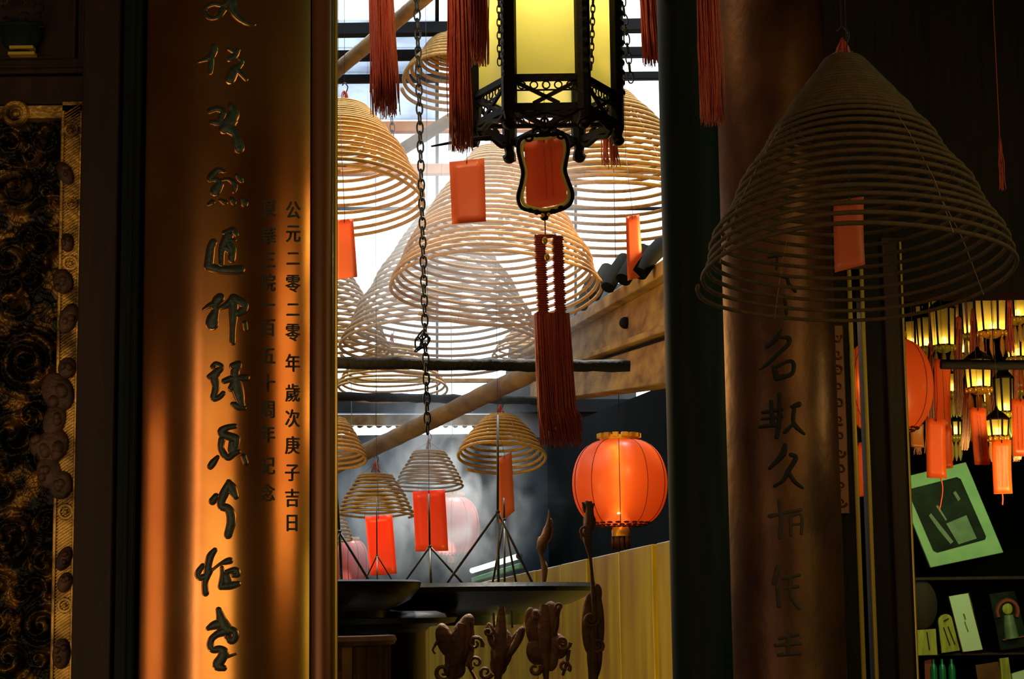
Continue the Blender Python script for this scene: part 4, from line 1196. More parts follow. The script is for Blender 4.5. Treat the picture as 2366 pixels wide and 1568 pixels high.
ornament('carved brown spread-winged ornament, second from the left over the yellow boards', 4.95,
         [(1160, 1500, 26, 48, 8), (1138, 1466, 12, 30, -20), (1192, 1480, 13, 38, 30), (1152, 1535, 20, 26, 0)],
         [[(1158, 1400, 16), (1158, 1450, 26), (1156, 1510, 34), (1150, 1570, 16), (1152, 1610, 10)], [(1126, 1446, 10), (1136, 1480, 18), (1150, 1500, 16)], [(1204, 1452, 10), (1190, 1490, 18), (1168, 1520, 16)], [(1140, 1415, 6), (1142, 1450, 6)], [(1182, 1410, 5), (1184, 1450, 5)]],
         [(1122, 1552, 16, 5, 1.2, 0.3, 1), (1128, 1458, 10, 4, 1.1, 0.3, 1)])
ornament('carved brown blossom ornament, largest, third over the yellow boards', 4.9,
         [(1240, 1452, 26, 46, -6), (1268, 1440, 24, 52, 8), (1244, 1500, 28, 36, 10), (1288, 1492, 24, 30, -15), (1226, 1432, 14, 30, 0), (1272, 1520, 18, 30, 0)],
         [[(1258, 1396, 20), (1256, 1450, 34), (1258, 1510, 26), (1262, 1570, 12), (1262, 1610, 10)], [(1236, 1412, 12), (1236, 1428, 14)], [(1294, 1400, 8), (1286, 1430, 10), (1280, 1460, 10)], [(1314, 1500, 10), (1310, 1530, 8), (1300, 1560, 7)]],
         [(1236, 1544, 16, 6, 1.0, -0.5, 1), (1304, 1540, 14, 5, 1.2, 0.8, -1), (1292, 1402, 10, 4, 1.0, 2.4, 1), (1300, 1484, 18, 5, 1.4, 0, 1)])
ornament('tall carved finial and rod with a cap in front of the red lantern', 4.85,
         [(1356, 1172, 11, 16, 0), (1362, 1205, 15, 22, 0), (1352, 1232, 12, 20, 0), (1380, 1370, 11, 22, 0), (1362, 1440, 18, 70, 2), (1382, 1430, 14, 70, -2), (1374, 1510, 18, 60, 2)],
         [[(1360, 1158, 16), (1362, 1200, 22), (1356, 1240, 20), (1364, 1290, 8), (1370, 1360, 10), (1374, 1440, 16), (1370, 1520, 24), (1372, 1610, 20)], [(1346, 1160, 5), (1352, 1182, 6)], [(1372, 1162, 5), (1366, 1184, 6)]],
         [(1352, 1225, 13, 4, 1.2, 1.0, 1), (1366, 1430, 18, 5, 1.6, 0, 1), (1380, 1490, 16, 5, 1.5, 2, -1)])
ornament('slim twisted carved finial standing on the wide dish', 5.75,
         [(1262, 1235, 11, 26, 14), (1252, 1258, 11, 20, -12), (1272, 1216, 6, 20, 0)],
         [[(1268, 1176, 2), (1268, 1200, 8), (1262, 1232, 18), (1250, 1258, 20), (1250, 1282, 9), (1258, 1310, 15), (1257, 1345, 9)], [(1276, 1218, 5), (1274, 1240, 7), (1262, 1256, 6)], [(1240, 1268, 4), (1248, 1258, 7)]],
         [])
ornament('thin carved strip hanging below the red lantern, over the yellow boards', 8.4,
         [(1444, 1310, 4, 9, 0), (1445, 1370, 9, 62, 0)],
         [[(1443, 1272, 1.5), (1444, 1310, 6), (1444, 1330, 8), (1446, 1400, 9), (1446, 1440, 2)]], [], cat='lantern pendant', group='lantern pendants')

# ================================================================ round red lanterns
def red_lantern(label, cx, cy, rx, rz, Y, silk='silk', inner=False, bpos=None, power=6.0, nrib=12, bulb=None, pendant=True, rot=0.1, bulb_r=0.02, zhold=None):
    c = at(cx, cy, Y); k = mpp(cx, cy, Y)
    A, B = rx * k, rz * k
    t = thing('red_lantern', label, 'lantern', (c.x, c.y, c.z - B), 'round red silk lanterns')
    prof = []
    for i in range(25):
        a = -PI / 2 * 0.86 + PI * 0.86 * i / 24
        prof.append((A * (abs(math.cos(a)) ** 0.62), B * math.sin(a) / math.sin(PI / 2 * 0.86)))
    n = nrib * 8
    vs = []; fs = []
    for (r_, z) in prof:
        for j in range(n):
            a = 2 * PI * j / n + rot
            g = 1 - 0.022 * abs(math.cos(nrib * (a - rot) / 2)) ** 6
            vs.append(c + Vector((r_ * g * math.cos(a), r_ * g * math.sin(a), z)))
    for i in range(len(prof) - 1):
        for j in range(n):
            j2 = (j + 1) % n
            fs.append((i * n + j, i * n + j2, (i + 1) * n + j2, (i + 1) * n + j))
    MB().add(vs, fs).build('silk_body', M[silk], t, sharp=3, recalc=False)
    b = MB()
    for j in range(nrib):
        a = 2 * PI * j / nrib + rot
        b.tube([c + Vector((r_ * 0.985 * math.cos(a), r_ * 0.985 * math.sin(a), z)) for r_, z in prof], 0.9 * k, 4)
    b.build('ribs', M['fringe'], t, sharp=3)
    R0 = prof[-1][0]
    b = MB()
    b.lathe([(R0 * 1.02, B * 0.97), (R0 * 1.05, B * 1.10), (R0 * 0.95, B * 1.10), (R0 * 0.95, B * 0.97)], c, 32)
    for j in range(14):
        a = 2 * PI * j / 14
        b.box(c + Vector((R0 * 1.04 * math.cos(a), R0 * 1.04 * math.sin(a), B * 1.10)), (R0 * .30, R0 * .30, B * .10), Matrix.Rotation(a, 3, 'Z'))
    b.build('top_collar', M['gold_trim'], t)
    b = MB()
    rows_ = 3
    for i in range(rows_):
        a_ = -PI / 2 * (0.86 - 0.075 * i)
        r_ = A * (abs(math.cos(a_)) ** 0.62) * 1.008; z = B * math.sin(a_) / math.sin(PI / 2 * .86)
        m_ = 22
        for j in range(m_):
            a = 2 * PI * (j + 0.5 * (i % 2)) / m_
            b.ball(c + Vector((r_ * math.cos(a), r_ * math.sin(a), z)), A * 0.062, A * 0.062, B * 0.026, 8, 6)
    b.build('dark_border', M['fringe'], t)
    b = MB(); zb = -B * 1.0
    b.lathe([(R0 * 0.42, zb), (R0 * 0.50, zb - B * .10), (R0 * .48, zb - B * .22), (0.001, zb - B * .22)], c, 20)
    b.build('bottom_collar', M['gold_trim'], t)
    b = MB(); rnd = random.Random(int(cx))
    for j in range(70):
        a = rnd.uniform(0, 6.28); q = R0 * .48 * math.sqrt(rnd.random())
        b.tube([c + Vector((q * math.cos(a), q * math.sin(a), zb - B * .16)), c + Vector((q * 1.06 * math.cos(a), q * 1.06 * math.sin(a), zb - B * (.48 + rnd.uniform(0, .06))))], 1.3 * k, 4)
    b.build('tassel_brush', M['copper'], t, sharp=3, recalc=False)
    b = MB(); b.tube([c + Vector((0, 0, B * 1.0)), c + Vector((0.003, 0, B * 1.35)), Vector((c.x, c.y, zhold or hold_z(Y)))], 0.8 * k, 4); b.build('hanging_wire', M['chain'], t, sharp=3)
    if inner:
        MB().tube([c + Vector((-A * .08, -A * .80, B * 0.60)), c + Vector((-A * .08, -A * .84, 0)), c + Vector((-A * .08, -A * .74, -B * 0.74))], A * 0.05, 12).build('strip_glow_tube', M['strip_glow_tube'], t)  # glowing tube added behind the silk to make its bright vertical strip
    if power > 0:
        bz = (bulb if bulb is not None else 0.3) * B
        MB().ball(c + Vector(bpos or (0, 0, bz)), bulb_r).build('bulb', M['bulb_white'], t)
        point_light('lantern_light', c + Vector((0, 0, bz - 0.05)), power, (1.0, 0.72, 0.36), 0.05)
    return c, A, B
c, A_, B_ = red_lantern('glowing round red silk lantern beside the thin black pillar', 1432, 1116, 110, 100, 8.0, power=0.5, bpos=(-0.03, -0.150, 0.135),  inner=True, bulb=0.62, nrib=10, rot=0.25)
red_lantern('glowing red silk lantern half hidden by the dark door posts at the right', 2052, 892, 102, 108, 6.9, power=0.6, bpos=(-0.110, -0.125, -0.005),  bulb=-0.05, nrib=10, rot=0.5, zhold=3.40)
red_lantern('hazed red lantern dim in the smoke behind the brightest card', 1046, 1216, 62, 68, 11.2, 'silk_hazed', power=0, nrib=10, rot=0.3)
red_lantern('dim red lantern in the smoke low at the left, beside the split-string card', 812, 1300, 40, 52, 11.6, 'silk_hazed', power=0, nrib=10, rot=0.2)

# fluorescent light fitting seen low behind the smoke
def fluorescent():
    a, b = at(1090, 1318, 10.2), at(1200, 1284, 9.2)
    t = thing('fluorescent_light', 'greenish fluorescent tube fitting low behind the rod stands', 'light fitting', (a + b) / 2)
    k = mpp(1150, 1300, 9.7)
    MB().tube([a, b], 6.5 * k, 10).build('tube', M['tube_green'], t)
    a2, b2 = at(1094, 1340, 10.2), at(1206, 1306, 9.2)
    MB().bar(a2, b2, 12 * k, 12 * k).build('reflector', mat('green_painted_reflector', (0.10, 0.30, 0.16, 1), 0.35), t, bevel=0.004)
    for p in (a, b):
        MB().ball(p, 8 * k).build('end_cap', M['black_iron'], t)
fluorescent()
# ================================================================ right: dark door posts, with strips added for their lit edges
PY_ = 4.60
def post(n, xa, xb, m_, edges, z1=None, Y=PY_, depth=0.10):
    X = lambda px: at(px, 900, Y).x
    z1 = z1 or 2.6
    b = MB(); b.box(((X(xa) + X(xb)) / 2, Y + depth / 2, z1 / 2), (X(xb) - X(xa), depth, z1))
    o = struct(b.build('trim_%d' % n, M[m_], loc=((X(xa) + X(xb)) / 2, Y, 0), bevel=0.004), None)
    for (px, r_) in edges:
        g = MB(); g.tube([(X(px), Y - 0.002, 0), (X(px), Y - 0.002, z1)], r_ * mpp(px, 900, Y), 8)
        e = g.build('gilt_and_lit_edge', M['gilt'], o)  # strip added so the lit post edge shows as a bright line
    return o
ORIGIN_FIX = True
def fix_parent(o):
    ORIGIN[o.name] = Matrix.Translation(o.location)
post(1, 1884, 1974, 'dark_wood', [(1889, 2.6), (1971, 5.5)])
post(2, 2003, 2096, 'dark_wood', [(2000, 5.0), (2093, 3.0)])
post(3, 2052, 2088, 'red_wood', [], Y=PY_ - 0.02, depth=0.02)
def side_panel():
    X = lambda px: at(px, 900, PY_).x
    zt, zb = at(1930, 752, PY_).z, at(1930, 1188, PY_).z
    t = thing('carved_strip', 'narrow brown carved strip on the dark door board right of the brown pillar', 'carved strip', (X(1940), PY_, zb))
    b = MB(); b.box(((X(1904) + X(1952)) / 2, PY_ - 0.006, (zt + zb) / 2), (X(1952) - X(1904), 0.012, zt - zb)); b.build('board', M['brown_lacquer'], t, bevel=0.003)
    b = MB(); rnd = random.Random(2); k = mpp(1930, 900, PY_)
    for i in range(11):
        y = 770 + i * 38
        for s in (-1, 1):
            curl(b, 1929 + s * 9 + (y - 900) * 0.03, y + (10 if s > 0 else -8), 12, PY_ - 0.014, k, 3.0, 1.1, rnd.uniform(0, 6), s)
    b.build('scroll_relief', M['brown_lacquer'], t)
side_panel()

# ================================================================ right: cluster of small lit lanterns with tags
def small_lantern(label, cx, ybot, rpx, hpx, Y, lit, sway=0.0):
    c = at(cx, ybot, Y); k = mpp(cx, ybot, Y)
    R, Hh = rpx * k, hpx * k
    t = thing('votive_lantern', label, 'small lantern', c, 'small lit votive lanterns')
    rot = Matrix.Rotation(sway, 3, 'Z')
    v = [Vector((math.cos(PI / 3 * i + PI / 6 + sway), math.sin(PI / 3 * i + PI / 6 + sway), 0)) for i in range(6)]
    b = MB()
    for i in range(6):
        b.tube([c + v[i] * R * 0.86, c + v[i] * R + Vector((0, 0, Hh))], 2.6 * k, 5)
        j = (i + 1) % 6
        b.tube([c + v[i] * R * .86, c + v[j] * R * .86], 2.6 * k, 5)
        b.tube([c + v[i] * R + Vector((0, 0, Hh)), c + v[j] * R + Vector((0, 0, Hh))], 3 * k, 5)
    b.build('frame', M['lantern_wood'], t)
    g = MB()
    for i in range(6):
        j = (i + 1) % 6
        q = [c + v[i] * R * .84, c + v[j] * R * .84, c + v[j] * R * .98 + Vector((0, 0, Hh)), c + v[i] * R * .98 + Vector((0, 0, Hh))]
        n = (v[i] + v[j]) * 0.0006
        g.prism([p + n for p in q], [p - n for p in q])
    g.build('glass', M['pane_small'], t)
    s = MB()
    for i in range(12):
        a = 2 * PI * i / 12
        s.ball(c + Vector((math.cos(a), math.sin(a), 0)) * R * 0.92 + Vector((0, 0, -5 * k)), 4.2 * k, 4.2 * k, 6 * k, 8, 6)
    s.lathe([(R * .9, -2 * k), (R * .7, -9 * k), (R * .35, -15 * k), (0.001, -16 * k)], c, 18)
    s.build('gilt_skirt', M['gold_trim'], t)
    d = MB()
    for i in range(6):
        a = 2 * PI * i / 6 + sway
        p = c + Vector((math.cos(a), math.sin(a), 0)) * R * 0.72 + Vector((0, 0, -14 * k))
        d.tube([p, p + Vector((0, 0, -12 * k)), p + Vector((0, 0, -30 * k)), p + Vector((0, 0, -44 * k))], [1.5 * k, 4.5 * k, 5.0 * k, 1.0 * k], 8)
    d.build('glass_drops', M['drop_glass'], t)
    f = MB()
    f.lathe([(R * 1.15, Hh), (R * 0.7, Hh + 12 * k), (R * 0.2, Hh + 22 * k), (R * .1, Hh + 30 * k), (0.001, Hh + 30 * k)], c, 6, mat=Matrix.Rotation(PI / 6 + sway, 3, 'Z'))
    f.build('roof', M['lantern_wood'], t)
    w = MB(); w.tube([c + Vector((0, 0, Hh + 25 * k)), c + Vector((0, 0, Hh + 25 * k + max(0.05, 3.41 - c.z - Hh - 25 * k)))], 1.0 * k, 4); w.build('wire', M['chain'], t)
    MB().ball(c + Vector((0, -R * 0.2, 11 * k)), 7.5 * k, 7.5 * k, 10 * k, 12, 8).build('bulb', M['bulb'], t)
    point_light('votive_light', c + Vector((0, -R * 0.1, 2 * k)), lit, (1.0, 0.78, 0.30), 0.02)
SY2 = 7.2
for row in (
    ('votive lantern just right of the hidden red lantern, low bulb in its dark pane', 2180, 799, 22, 88, 7.3, 0.9),
    ('brightest votive lantern, broad yellow pane under the coil rim', 2291, 766, 28, 86, 7.0, 1.6),
    ('votive lantern hanging under the black rod, with a yellow pane', 2262, 896, 24, 66, 6.8, 1.2),
    ('lowest votive lantern with a round bright bulb above a printed tag', 2305, 1008, 20, 40, 6.6, 0.9),
    ('narrow votive lantern between the red lantern and the low-bulb one', 2139, 802, 14, 70, 7.7, 0.5),
    ('narrow votive lantern left of the brightest one, half in shadow', 2243, 772, 14, 76, 7.9, 0.5),
    ('small votive lantern behind the end of the black rod', 2205, 906, 13, 44, 7.6, 0.5),
    ('votive lantern at the right edge beside the brightest one', 2350, 735, 22, 70, 7.4, 0.6),
    ('tall thin votive lantern right of the one under the rod', 2322, 952, 17, 80, 7.1, 0.8),
    ('tiny votive lantern low between two orange tags', 2208, 1006, 11, 34, 7.9, 0.3),
    ('votive lantern at the right edge just above the black rod', 2352, 826, 20, 60, 7.9, 0.6),
    ('votive lantern far back between the two on the left', 2226, 818, 15, 60, 8.4, 0.5),
    ('votive lantern at the right edge, under the black rod', 2356, 900, 16, 46, 8.1, 0.5),
    ('votive lantern peeping over the shoulder of the hidden red lantern', 2108, 802, 18, 60, 8.0, 0.5),
):
    small_lantern(row[0], row[1], row[2], row[3] * 1.3, row[4], row[5], row[6] * 0.9, sway=(row[1] % 7) * 0.1)
for (x, y, r_, h, Y) in ((2126, 756, 14, 50, 8.4), (2160, 742, 14, 50, 8.8), (2212, 762, 15, 60, 8.6), (2262, 812, 14, 54, 8.3), (2326, 762, 15, 60, 8.7), (2286, 930, 14, 50, 8.2), (2236, 962, 12, 40, 8.4), (2334, 1000, 13, 44, 8.5)):
    small_lantern('votive lantern far back in the cluster, its glass only partly seen', x, y, r_, h, Y, 0.3, sway=x * 0.1)
G = 'orange red tags under the votive lanterns'
def tg(label, corners, Y, **k): card(label, corners, Y, 'card_orange', group=G, zhold=3.40, **k)
tg('orange tag below the low-bulb lantern, above the tilted photograph', [(2159, 828), (2196, 832), (2197, 990), (2162, 988)], 6.9, string=(2178, 806))
tg('long orange tag with a ribbon tail in front of the tilted photograph', [(2141, 962), (2184, 970), (2187, 1105), (2142, 1103)], 6.5, string=(2166, 920), tail=[(2174, 1103), (2178, 1130), (2174, 1160), (2170, 1180)])
tg('orange tag just behind the one with the ribbon tail', [(2166, 985), (2199, 988), (2202, 1081), (2168, 1084)], 6.75, string=(2182, 950))
tg('leaning orange tag with faint print under the rod lantern', [(2241, 940), (2277, 943), (2287, 1074), (2253, 1073)], 6.4, string=(2258, 912), text=(0.4, 0.6))
tg('printed orange tag with a short tail under the lowest lantern', [(2292, 1016), (2336, 1016), (2339, 1140), (2297, 1141)], 6.3, string=(2308, 1006), text=(0.28, 0.5, 0.72), tail=[(2316, 1140), (2317, 1152), (2316, 1166)])
tg('orange tag cut by the right picture edge', [(2338, 920), (2376, 922), (2380, 1055), (2342, 1053)], 6.6, string=(2356, 880), text=(0.3, 0.55))
tg('small orange tag beside the dark post below the hidden red lantern', [(2104, 978), (2134, 980), (2135, 1034), (2105, 1032)], 7.4, string=(2118, 950))
tg('orange tag seen through the slit between the dark posts', [(1970, 1020), (1996, 1022), (2002, 1146), (1977, 1148)], 6.6, string=(1984, 1000))
tg('narrow orange tag behind the lanterns at the upper right', [(2344, 760), (2364, 762), (2366, 900), (2348, 900)], 7.9, string=(2354, 730))
GT = 'small red tassels among the votive lanterns'
for (lb, top, bot, w0, w1, Y, sd) in (
    ('small red tassel between the two leftmost orange tags', (2150, 800), (2146, 1050), 10, 16, 7.2, 41),
    ('small red tassel at the end of the black rod', (2214, 740), (2216, 960), 14, 20, 7.4, 42),
    ('small red tassel hanging over the rod lantern left side', (2238, 850), (2228, 1040), 14, 18, 7.0, 43),
    ('small red tassel left of the brightest votive lantern', (2252, 720), (2254, 830), 16, 22, 7.3, 44),
    ('small red tassel below the brightest votive lantern', (2297, 860), (2300, 985), 18, 26, 7.3, 45),
    ('small red tassel right of the brightest votive lantern', (2330, 690), (2336, 815), 14, 18, 7.1, 46),
    ('small red tassel right of the tall thin votive lantern', (2346, 850), (2346, 990), 12, 16, 7.3, 47),
    ('small red tassel below the small tag by the dark post', (2118, 1020), (2120, 1050), 16, 22, 7.5, 48),
    ('small red tassel just left of the printed orange tag', (2288, 1000), (2292, 1060), 8, 12, 7.0, 49),
    ('small red tassel by the right edge under the orange tag', (2352, 1040), (2346, 1066), 14, 18, 7.0, 50),
):
    tassel(lb, top, bot, w0, w1, Y, 'dull_red_thread', n=26, seed=sd, group=GT, head=True, zhold=3.40)

# ================================================================ right: tilted photograph and shelf
def picture():
    Y = 7.9
    q = [(2068, 1106), (2232, 1067), (2319, 1276), (2150, 1311)]
    P = [at(x, y, Y) for x, y in q]
    t = thing('framed_photograph', 'tilted dark photograph in a pale green mount, behind the tags', 'framed picture', (P[3] + P[2]) / 2)
    MB().prism(P, [p + Vector((0, 0.03, 0)) for p in P]).build('mount', M['frame_green'], t, bevel=0.003)
    def inner(u, v, dy):
        a = P[0].lerp(P[1], u); b = P[3].lerp(P[2], u)
        p = a.lerp(b, v); p.y -= dy
        return p
    def patch(name, uv, m_, dy, parent):
        f = [inner(u, v, dy) for u, v in uv]
        return MB().prism(f, [p + Vector((0, dy * 0.6, 0)) for p in f]).build(name, M[m_], parent)
    ph = patch('photograph', [(0.10, 0.16), (0.14, 0.14), (0.80, 0.13), (0.84, 0.16), (0.86, 0.80), (0.83, 0.83), (0.16, 0.86), (0.12, 0.83)], 'photo_dark', 0.003, t)
    patch('pale_patch', [(0.42, 0.58), (0.72, 0.54), (0.73, 0.80), (0.47, 0.82)], 'photo_grey', 0.005, ph)
    patch('pale_streak', [(0.24, 0.46), (0.28, 0.44), (0.42, 0.78), (0.37, 0.80), (0.29, 0.62)], 'photo_grey', 0.005, ph)
    patch('pale_streak', [(0.67, 0.28), (0.71, 0.27), (0.73, 0.36), (0.69, 0.38)], 'photo_grey', 0.005, ph)
    patch('pale_streak', [(0.38, 0.38), (0.41, 0.37), (0.45, 0.54), (0.43, 0.55)], 'photo_grey', 0.005, ph)
picture()
def shelves():
    Y = 8.0
    t = thing('altar_shelf', 'dark shelf unit below the tilted photograph', 'shelf', (at(2260, 1500, Y).x, Y + 0.15, 0))
    x0, x1 = at(2040, 1400, Y).x, at(2620, 1400, Y).x
    for (ya_, yb_) in ((1508, 1514), (1332, 1340), (1640, 1650)):
        za, zb = at(2200, ya_, Y).z, at(2200, yb_, Y).z
        MB().box(((x0 + x1) / 2, Y + 0.12, (za + zb) / 2), (x1 - x0, 0.30, za - zb)).build('board', M['red_wood'], t, bevel=0.003)
    for x in (x0, x1):
        MB().box((x, Y + 0.12, 0.92), (0.03, 0.3, 1.84)).build('upright', M['dark_wood'], t)
    MB().box(((x0 + x1) / 2, Y + 0.28, 0.92), (x1 - x0, 0.02, 1.84)).build('back', M['soot_wall'], t)
shelves()
def standing(name, label, q, Y, m_, cat, group=None, border=None, thick=0.02, top_round=False, mark=None):
    P = [at(x, y, Y) for x, y in q]
    t = thing(name, label, cat, (P[2] + P[3]) / 2, group)
    front = list(P)
    if top_round:
        a, b = P[0], P[1]; upv = (P[0] - P[3]).normalized(); w = (b - a).length
        arc = [a.lerp(b, 0.5) + (b - a) * (-0.5 * math.cos(PI * i / 10)) + upv * (w * 0.45 * math.sin(PI * i / 10)) for i in range(11)]
        front = arc + [P[2], P[3]]
    MB().prism(front, [p + Vector((0, thick, 0)) for p in front]).build('face', M[m_], t)
    if border:
        k = mpp(q[0][0], q[0][1], Y)
        MB().tube(front, 1.6 * k, 6, closed=True).build('border', M[border], t, sharp=3)
    if mark:
        for mk in mark:
            b = MB()
            c0 = P[0].lerp(P[1], mk[0]).lerp(P[3].lerp(P[2], mk[0]), mk[1]); c1 = P[0].lerp(P[1], mk[2]).lerp(P[3].lerp(P[2], mk[2]), mk[3])
            c0.y -= 0.004; c1.y -= 0.004
            b.bar(c0, c1, mk[4], 0.003); b.build('mark', M[mk[5]], t)
    return t
standing('standing_card', 'pale white-green card leaning on the shelf', [(2191, 1377), (2238, 1369), (2272, 1500), (2224, 1506)], 7.95, 'white_card', 'card', border='copper', mark=[(0.5, 0.34, 0.52, 0.44, 0.016, 'photo_grey'), (0.46, 0.48, 0.5, 0.66, 0.008, 'photo_grey')])
standing('memorial_tablet', 'yellow-green tablet nearest the dark post on the shelf', [(2106, 1456), (2162, 1452), (2166, 1512), (2110, 1514)], 7.9, 'tablet', 'tablet', 'yellow-green tablets on the shelf', mark=[(0.62, 0.1, 0.68, 0.8, 0.008, 'photo_dark')])
standing('memorial_tablet', 'round-topped yellow-green tablet beside the pale card', [(2168, 1436), (2200, 1430), (2218, 1502), (2176, 1508)], 7.92, 'tablet', 'tablet', 'yellow-green tablets on the shelf', top_round=True, mark=[(0.4, 0.0, 0.75, -0.05, 0.02, 'photo_dark'), (0.3, 0.2, 0.5, 0.8, 0.006, 'photo_dark'), (0.6, 0.2, 0.8, 0.8, 0.006, 'photo_dark')])
def votive_figure():
    Y = 7.95
    t = thing('devotional_picture', 'dim small picture with a red arch and green figure, right on the shelf', 'picture', at(2330, 1500, Y))
    q = [(2286, 1372), (2344, 1364), (2378, 1492), (2312, 1502)]
    P = [at(x, y, Y) for x, y in q]
    MB().prism(P, [p + Vector((0, 0.02, 0)) for p in P]).build('panel', M['photo_dark'], t)
    k = mpp(2328, 1410, Y)
    MB().tube([at(2328 + 24 * math.cos(a), 1412 - 26 * math.sin(a), Y - 0.004) for a in [PI * (i / 12) for i in range(-2, 15)]], 5 * k, 6).build('red_arch', M['halo'], t)
    MB().ball(at(2328, 1406, Y - 0.004), 12 * k, 3 * k, 13 * k, 12, 8).build('figure_head', M['tablet'], t)
    b = MB(); limb(b, [(2330, 1420, 22), (2334, 1450, 30), (2338, 1474, 34)], Y - 0.004, k); b.build('figure_robe', M['photo_grey'], t)
    MB().bar(at(2316, 1478, Y - 0.006), at(2372, 1468, Y - 0.006), 8 * k, 3 * k).build('red_base', M['halo'], t)
votive_figure()
for (lb, px) in (('green bottle nearest the dark post, under the shelf', 2158), ('green bottle in the middle of the three under the shelf', 2178), ('green bottle rightmost of the three under the shelf', 2200)):
    Y = 7.95; c = at(px, 1566, Y); k = mpp(px, 1566, Y)
    tag(MB().lathe([(0.001, -22 * k), (8 * k, -22 * k), (8.5 * k, 20 * k), (7 * k, 28 * k), (3 * k, 34 * k), (3 * k, 44 * k), (0.001, 44 * k)], c, 16).build('bottle', M['green_glass'], loc=c), lb, 'bottle', 'green bottles under the shelf')
b = MB()
def trinket(label, q, m_, Y=7.95):
    standing('small_packet', label, q, Y, m_, 'packet', 'small packets under the shelf')
trinket('dark red packet beside the dark post under the shelf', [(2136, 1526), (2152, 1522), (2156, 1590), (2138, 1590)], 'halo')
trinket('dim golden packet under the pale card', [(2254, 1536), (2306, 1528), (2318, 1590), (2262, 1592)], 'copper')
trinket('yellow packet standing upright under the shelf', [(2310, 1521), (2330, 1518), (2340, 1590), (2316, 1592)], 'tablet')
trinket('pale packet cut by the bottom right picture corner', [(2338, 1556), (2372, 1546), (2384, 1600), (2344, 1604)], 'white_card')
def plaque_disc():
    Y = 8.0; c = at(2128, 1396, Y); k = mpp(2128, 1396, Y)
    t = thing('round_plate', 'dim round plate behind the tablets, half hidden by the dark post', 'plate', at(2128, 1450, Y))
    MB().lathe([(0.001, 0.006), (30 * k, 0.006), (38 * k, 0), (30 * k, -0.006), (0.001, -0.006)], c, 32, mat=Matrix.Rotation(PI / 2, 3, 'X') @ Matrix.Diagonal((1, 1.5, 1)).to_3x3()).build('disc', M['red_wood'], t)
plaque_disc()

# ================================================================ added fill lights of the court and side room, with its green tube
point_light('coil_fill_light', at(1720, 560, 6.0), 40.0, (1.0, 0.62, 0.20), 0.08)  # unseen warm fill lights added to turn the coils golden
point_light('coil_fill_light', at(420, 760, 5.4), 40.0, (1.0, 0.62, 0.20), 0.08)
point_light('coil_fill_light', at(560, 1240, 6.8), 14.0, (1.0, 0.62, 0.22), 0.08)
area_light('side_room_tube', (at(2420, 900, 6.6).x, 6.9, 2.2), at(2200, 1280, 7.9), 0.9, 0.08, 5.0, (0.45, 1.0, 0.38))
area_light('tag_fill_light', at(2500, 1120, 5.9), at(2240, 1000, 6.9), 0.25, 0.25, 9.0, (1.0, 0.62, 0.24))  # unseen light added to brighten the tags from the front
area_light('yellow_wall_fill_light', at(1420, 1640, 5.3), at(1350, 1480, 8.0), 0.25, 0.25, 9.0, (1.0, 0.88, 0.14))  # unseen light below the view, added to brighten the yellow boards

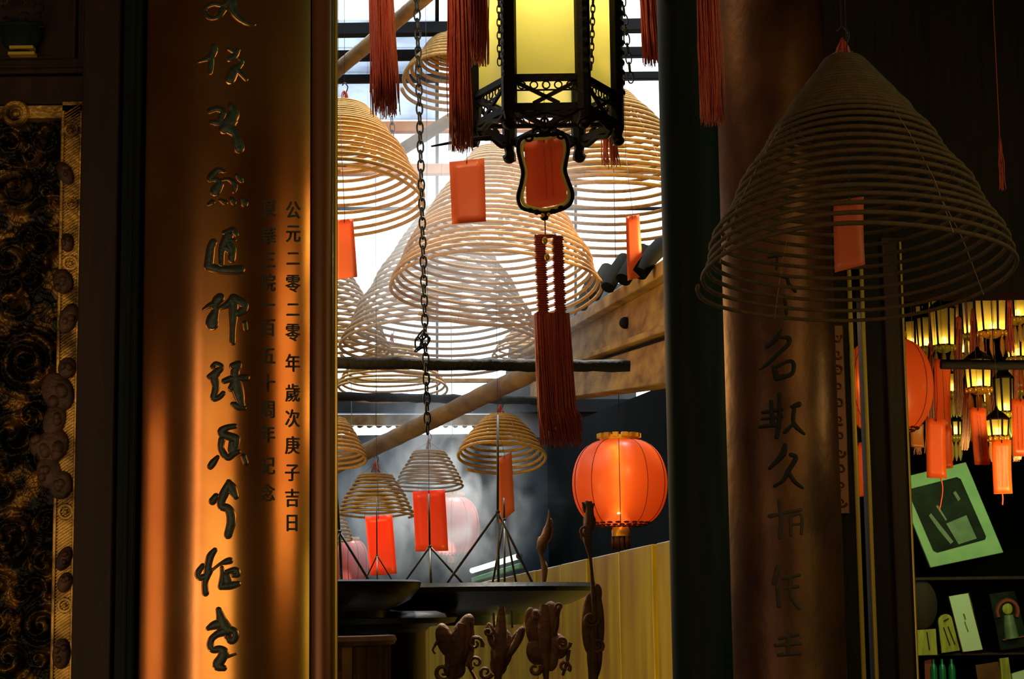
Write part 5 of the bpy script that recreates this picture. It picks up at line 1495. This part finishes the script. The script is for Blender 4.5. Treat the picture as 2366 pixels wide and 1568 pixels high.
# ================================================================ incense smoke
def smoke():
    m = bpy.data.materials.new('incense_smoke'); m.use_nodes = True
    nt = m.node_tree
    for n in list(nt.nodes): nt.nodes.remove(n)
    L = nt.links.new
    out = nt.nodes.new('ShaderNodeOutputMaterial')
    v = nt.nodes.new('ShaderNodeVolumeScatter'); v.inputs['Color'].default_value = (0.92, 0.96, 1, 1); v.inputs['Anisotropy'].default_value = 0.25
    a, b_ = at(600, 1365, 8.3), at(1420, 330, 8.3)
    c = Vector(((a.x + b_.x) / 2, 8.3, (a.z + b_.z) / 2))
    tc = nt.nodes.new('ShaderNodeTexCoord'); mp = nt.nodes.new('ShaderNodeMapping'); mp.inputs['Scale'].default_value = (1.7, 1.0, 1.0)
    nz = nt.nodes.new('ShaderNodeTexNoise'); nz.inputs['Scale'].default_value = 2.4; nz.inputs['Detail'].default_value = 5; nz.inputs['Distortion'].default_value = 1.1
    L(tc.outputs['Object'], mp.inputs['Vector']); L(mp.outputs[0], nz.inputs['Vector'])
    mr = nt.nodes.new('ShaderNodeMapRange'); mr.inputs[1].default_value = 0.50; mr.inputs[2].default_value = 0.70; mr.inputs[3].default_value = 0.008; mr.inputs[4].default_value = 2.2
    L(nz.outputs['Fac'], mr.inputs[0])
    def blob(p, rad, s):
        sb = nt.nodes.new('ShaderNodeVectorMath'); sb.operation = 'SUBTRACT'; sb.inputs[1].default_value = p - c
        L(tc.outputs['Object'], sb.inputs[0])
        dv = nt.nodes.new('ShaderNodeVectorMath'); dv.operation = 'DIVIDE'; dv.inputs[1].default_value = rad
        L(sb.outputs[0], dv.inputs[0])
        ln = nt.nodes.new('ShaderNodeVectorMath'); ln.operation = 'LENGTH'; L(dv.outputs[0], ln.inputs[0])
        r = nt.nodes.new('ShaderNodeMapRange'); r.interpolation_type = 'SMOOTHSTEP'
        r.inputs[1].default_value = 0.0; r.inputs[2].default_value = 1.0; r.inputs[3].default_value = s; r.inputs[4].default_value = 0.0
        L(ln.outputs['Value'], r.inputs[0])
        return r.outputs[0]
    low = blob(at(985, 1130, 9.2), (0.85, 2.0, 0.70), 1.0)
    mu = nt.nodes.new('ShaderNodeMath'); mu.operation = 'MULTIPLY'; L(mr.outputs[0], mu.inputs[0]); L(low, mu.inputs[1])
    hi = blob(at(1085, 610, 7.2), (0.72, 2.0, 0.70), 0.42)  # denser veil added around the central coils for the glow
    ad = nt.nodes.new('ShaderNodeMath'); ad.operation = 'ADD'; L(mu.outputs[0], ad.inputs[0]); L(hi, ad.inputs[1])
    L(ad.outputs[0], v.inputs['Density'])
    L(v.outputs[0], out.inputs['Volume'])
    o = MB().box(c, (b_.x - a.x, 5.4, b_.z - a.z)).build('incense_smoke', m, loc=c)
    tag(o, 'bluish incense smoke in the court, with an added glowing veil at the hanging coils', 'smoke'); o['kind'] = 'stuff'
smoke()
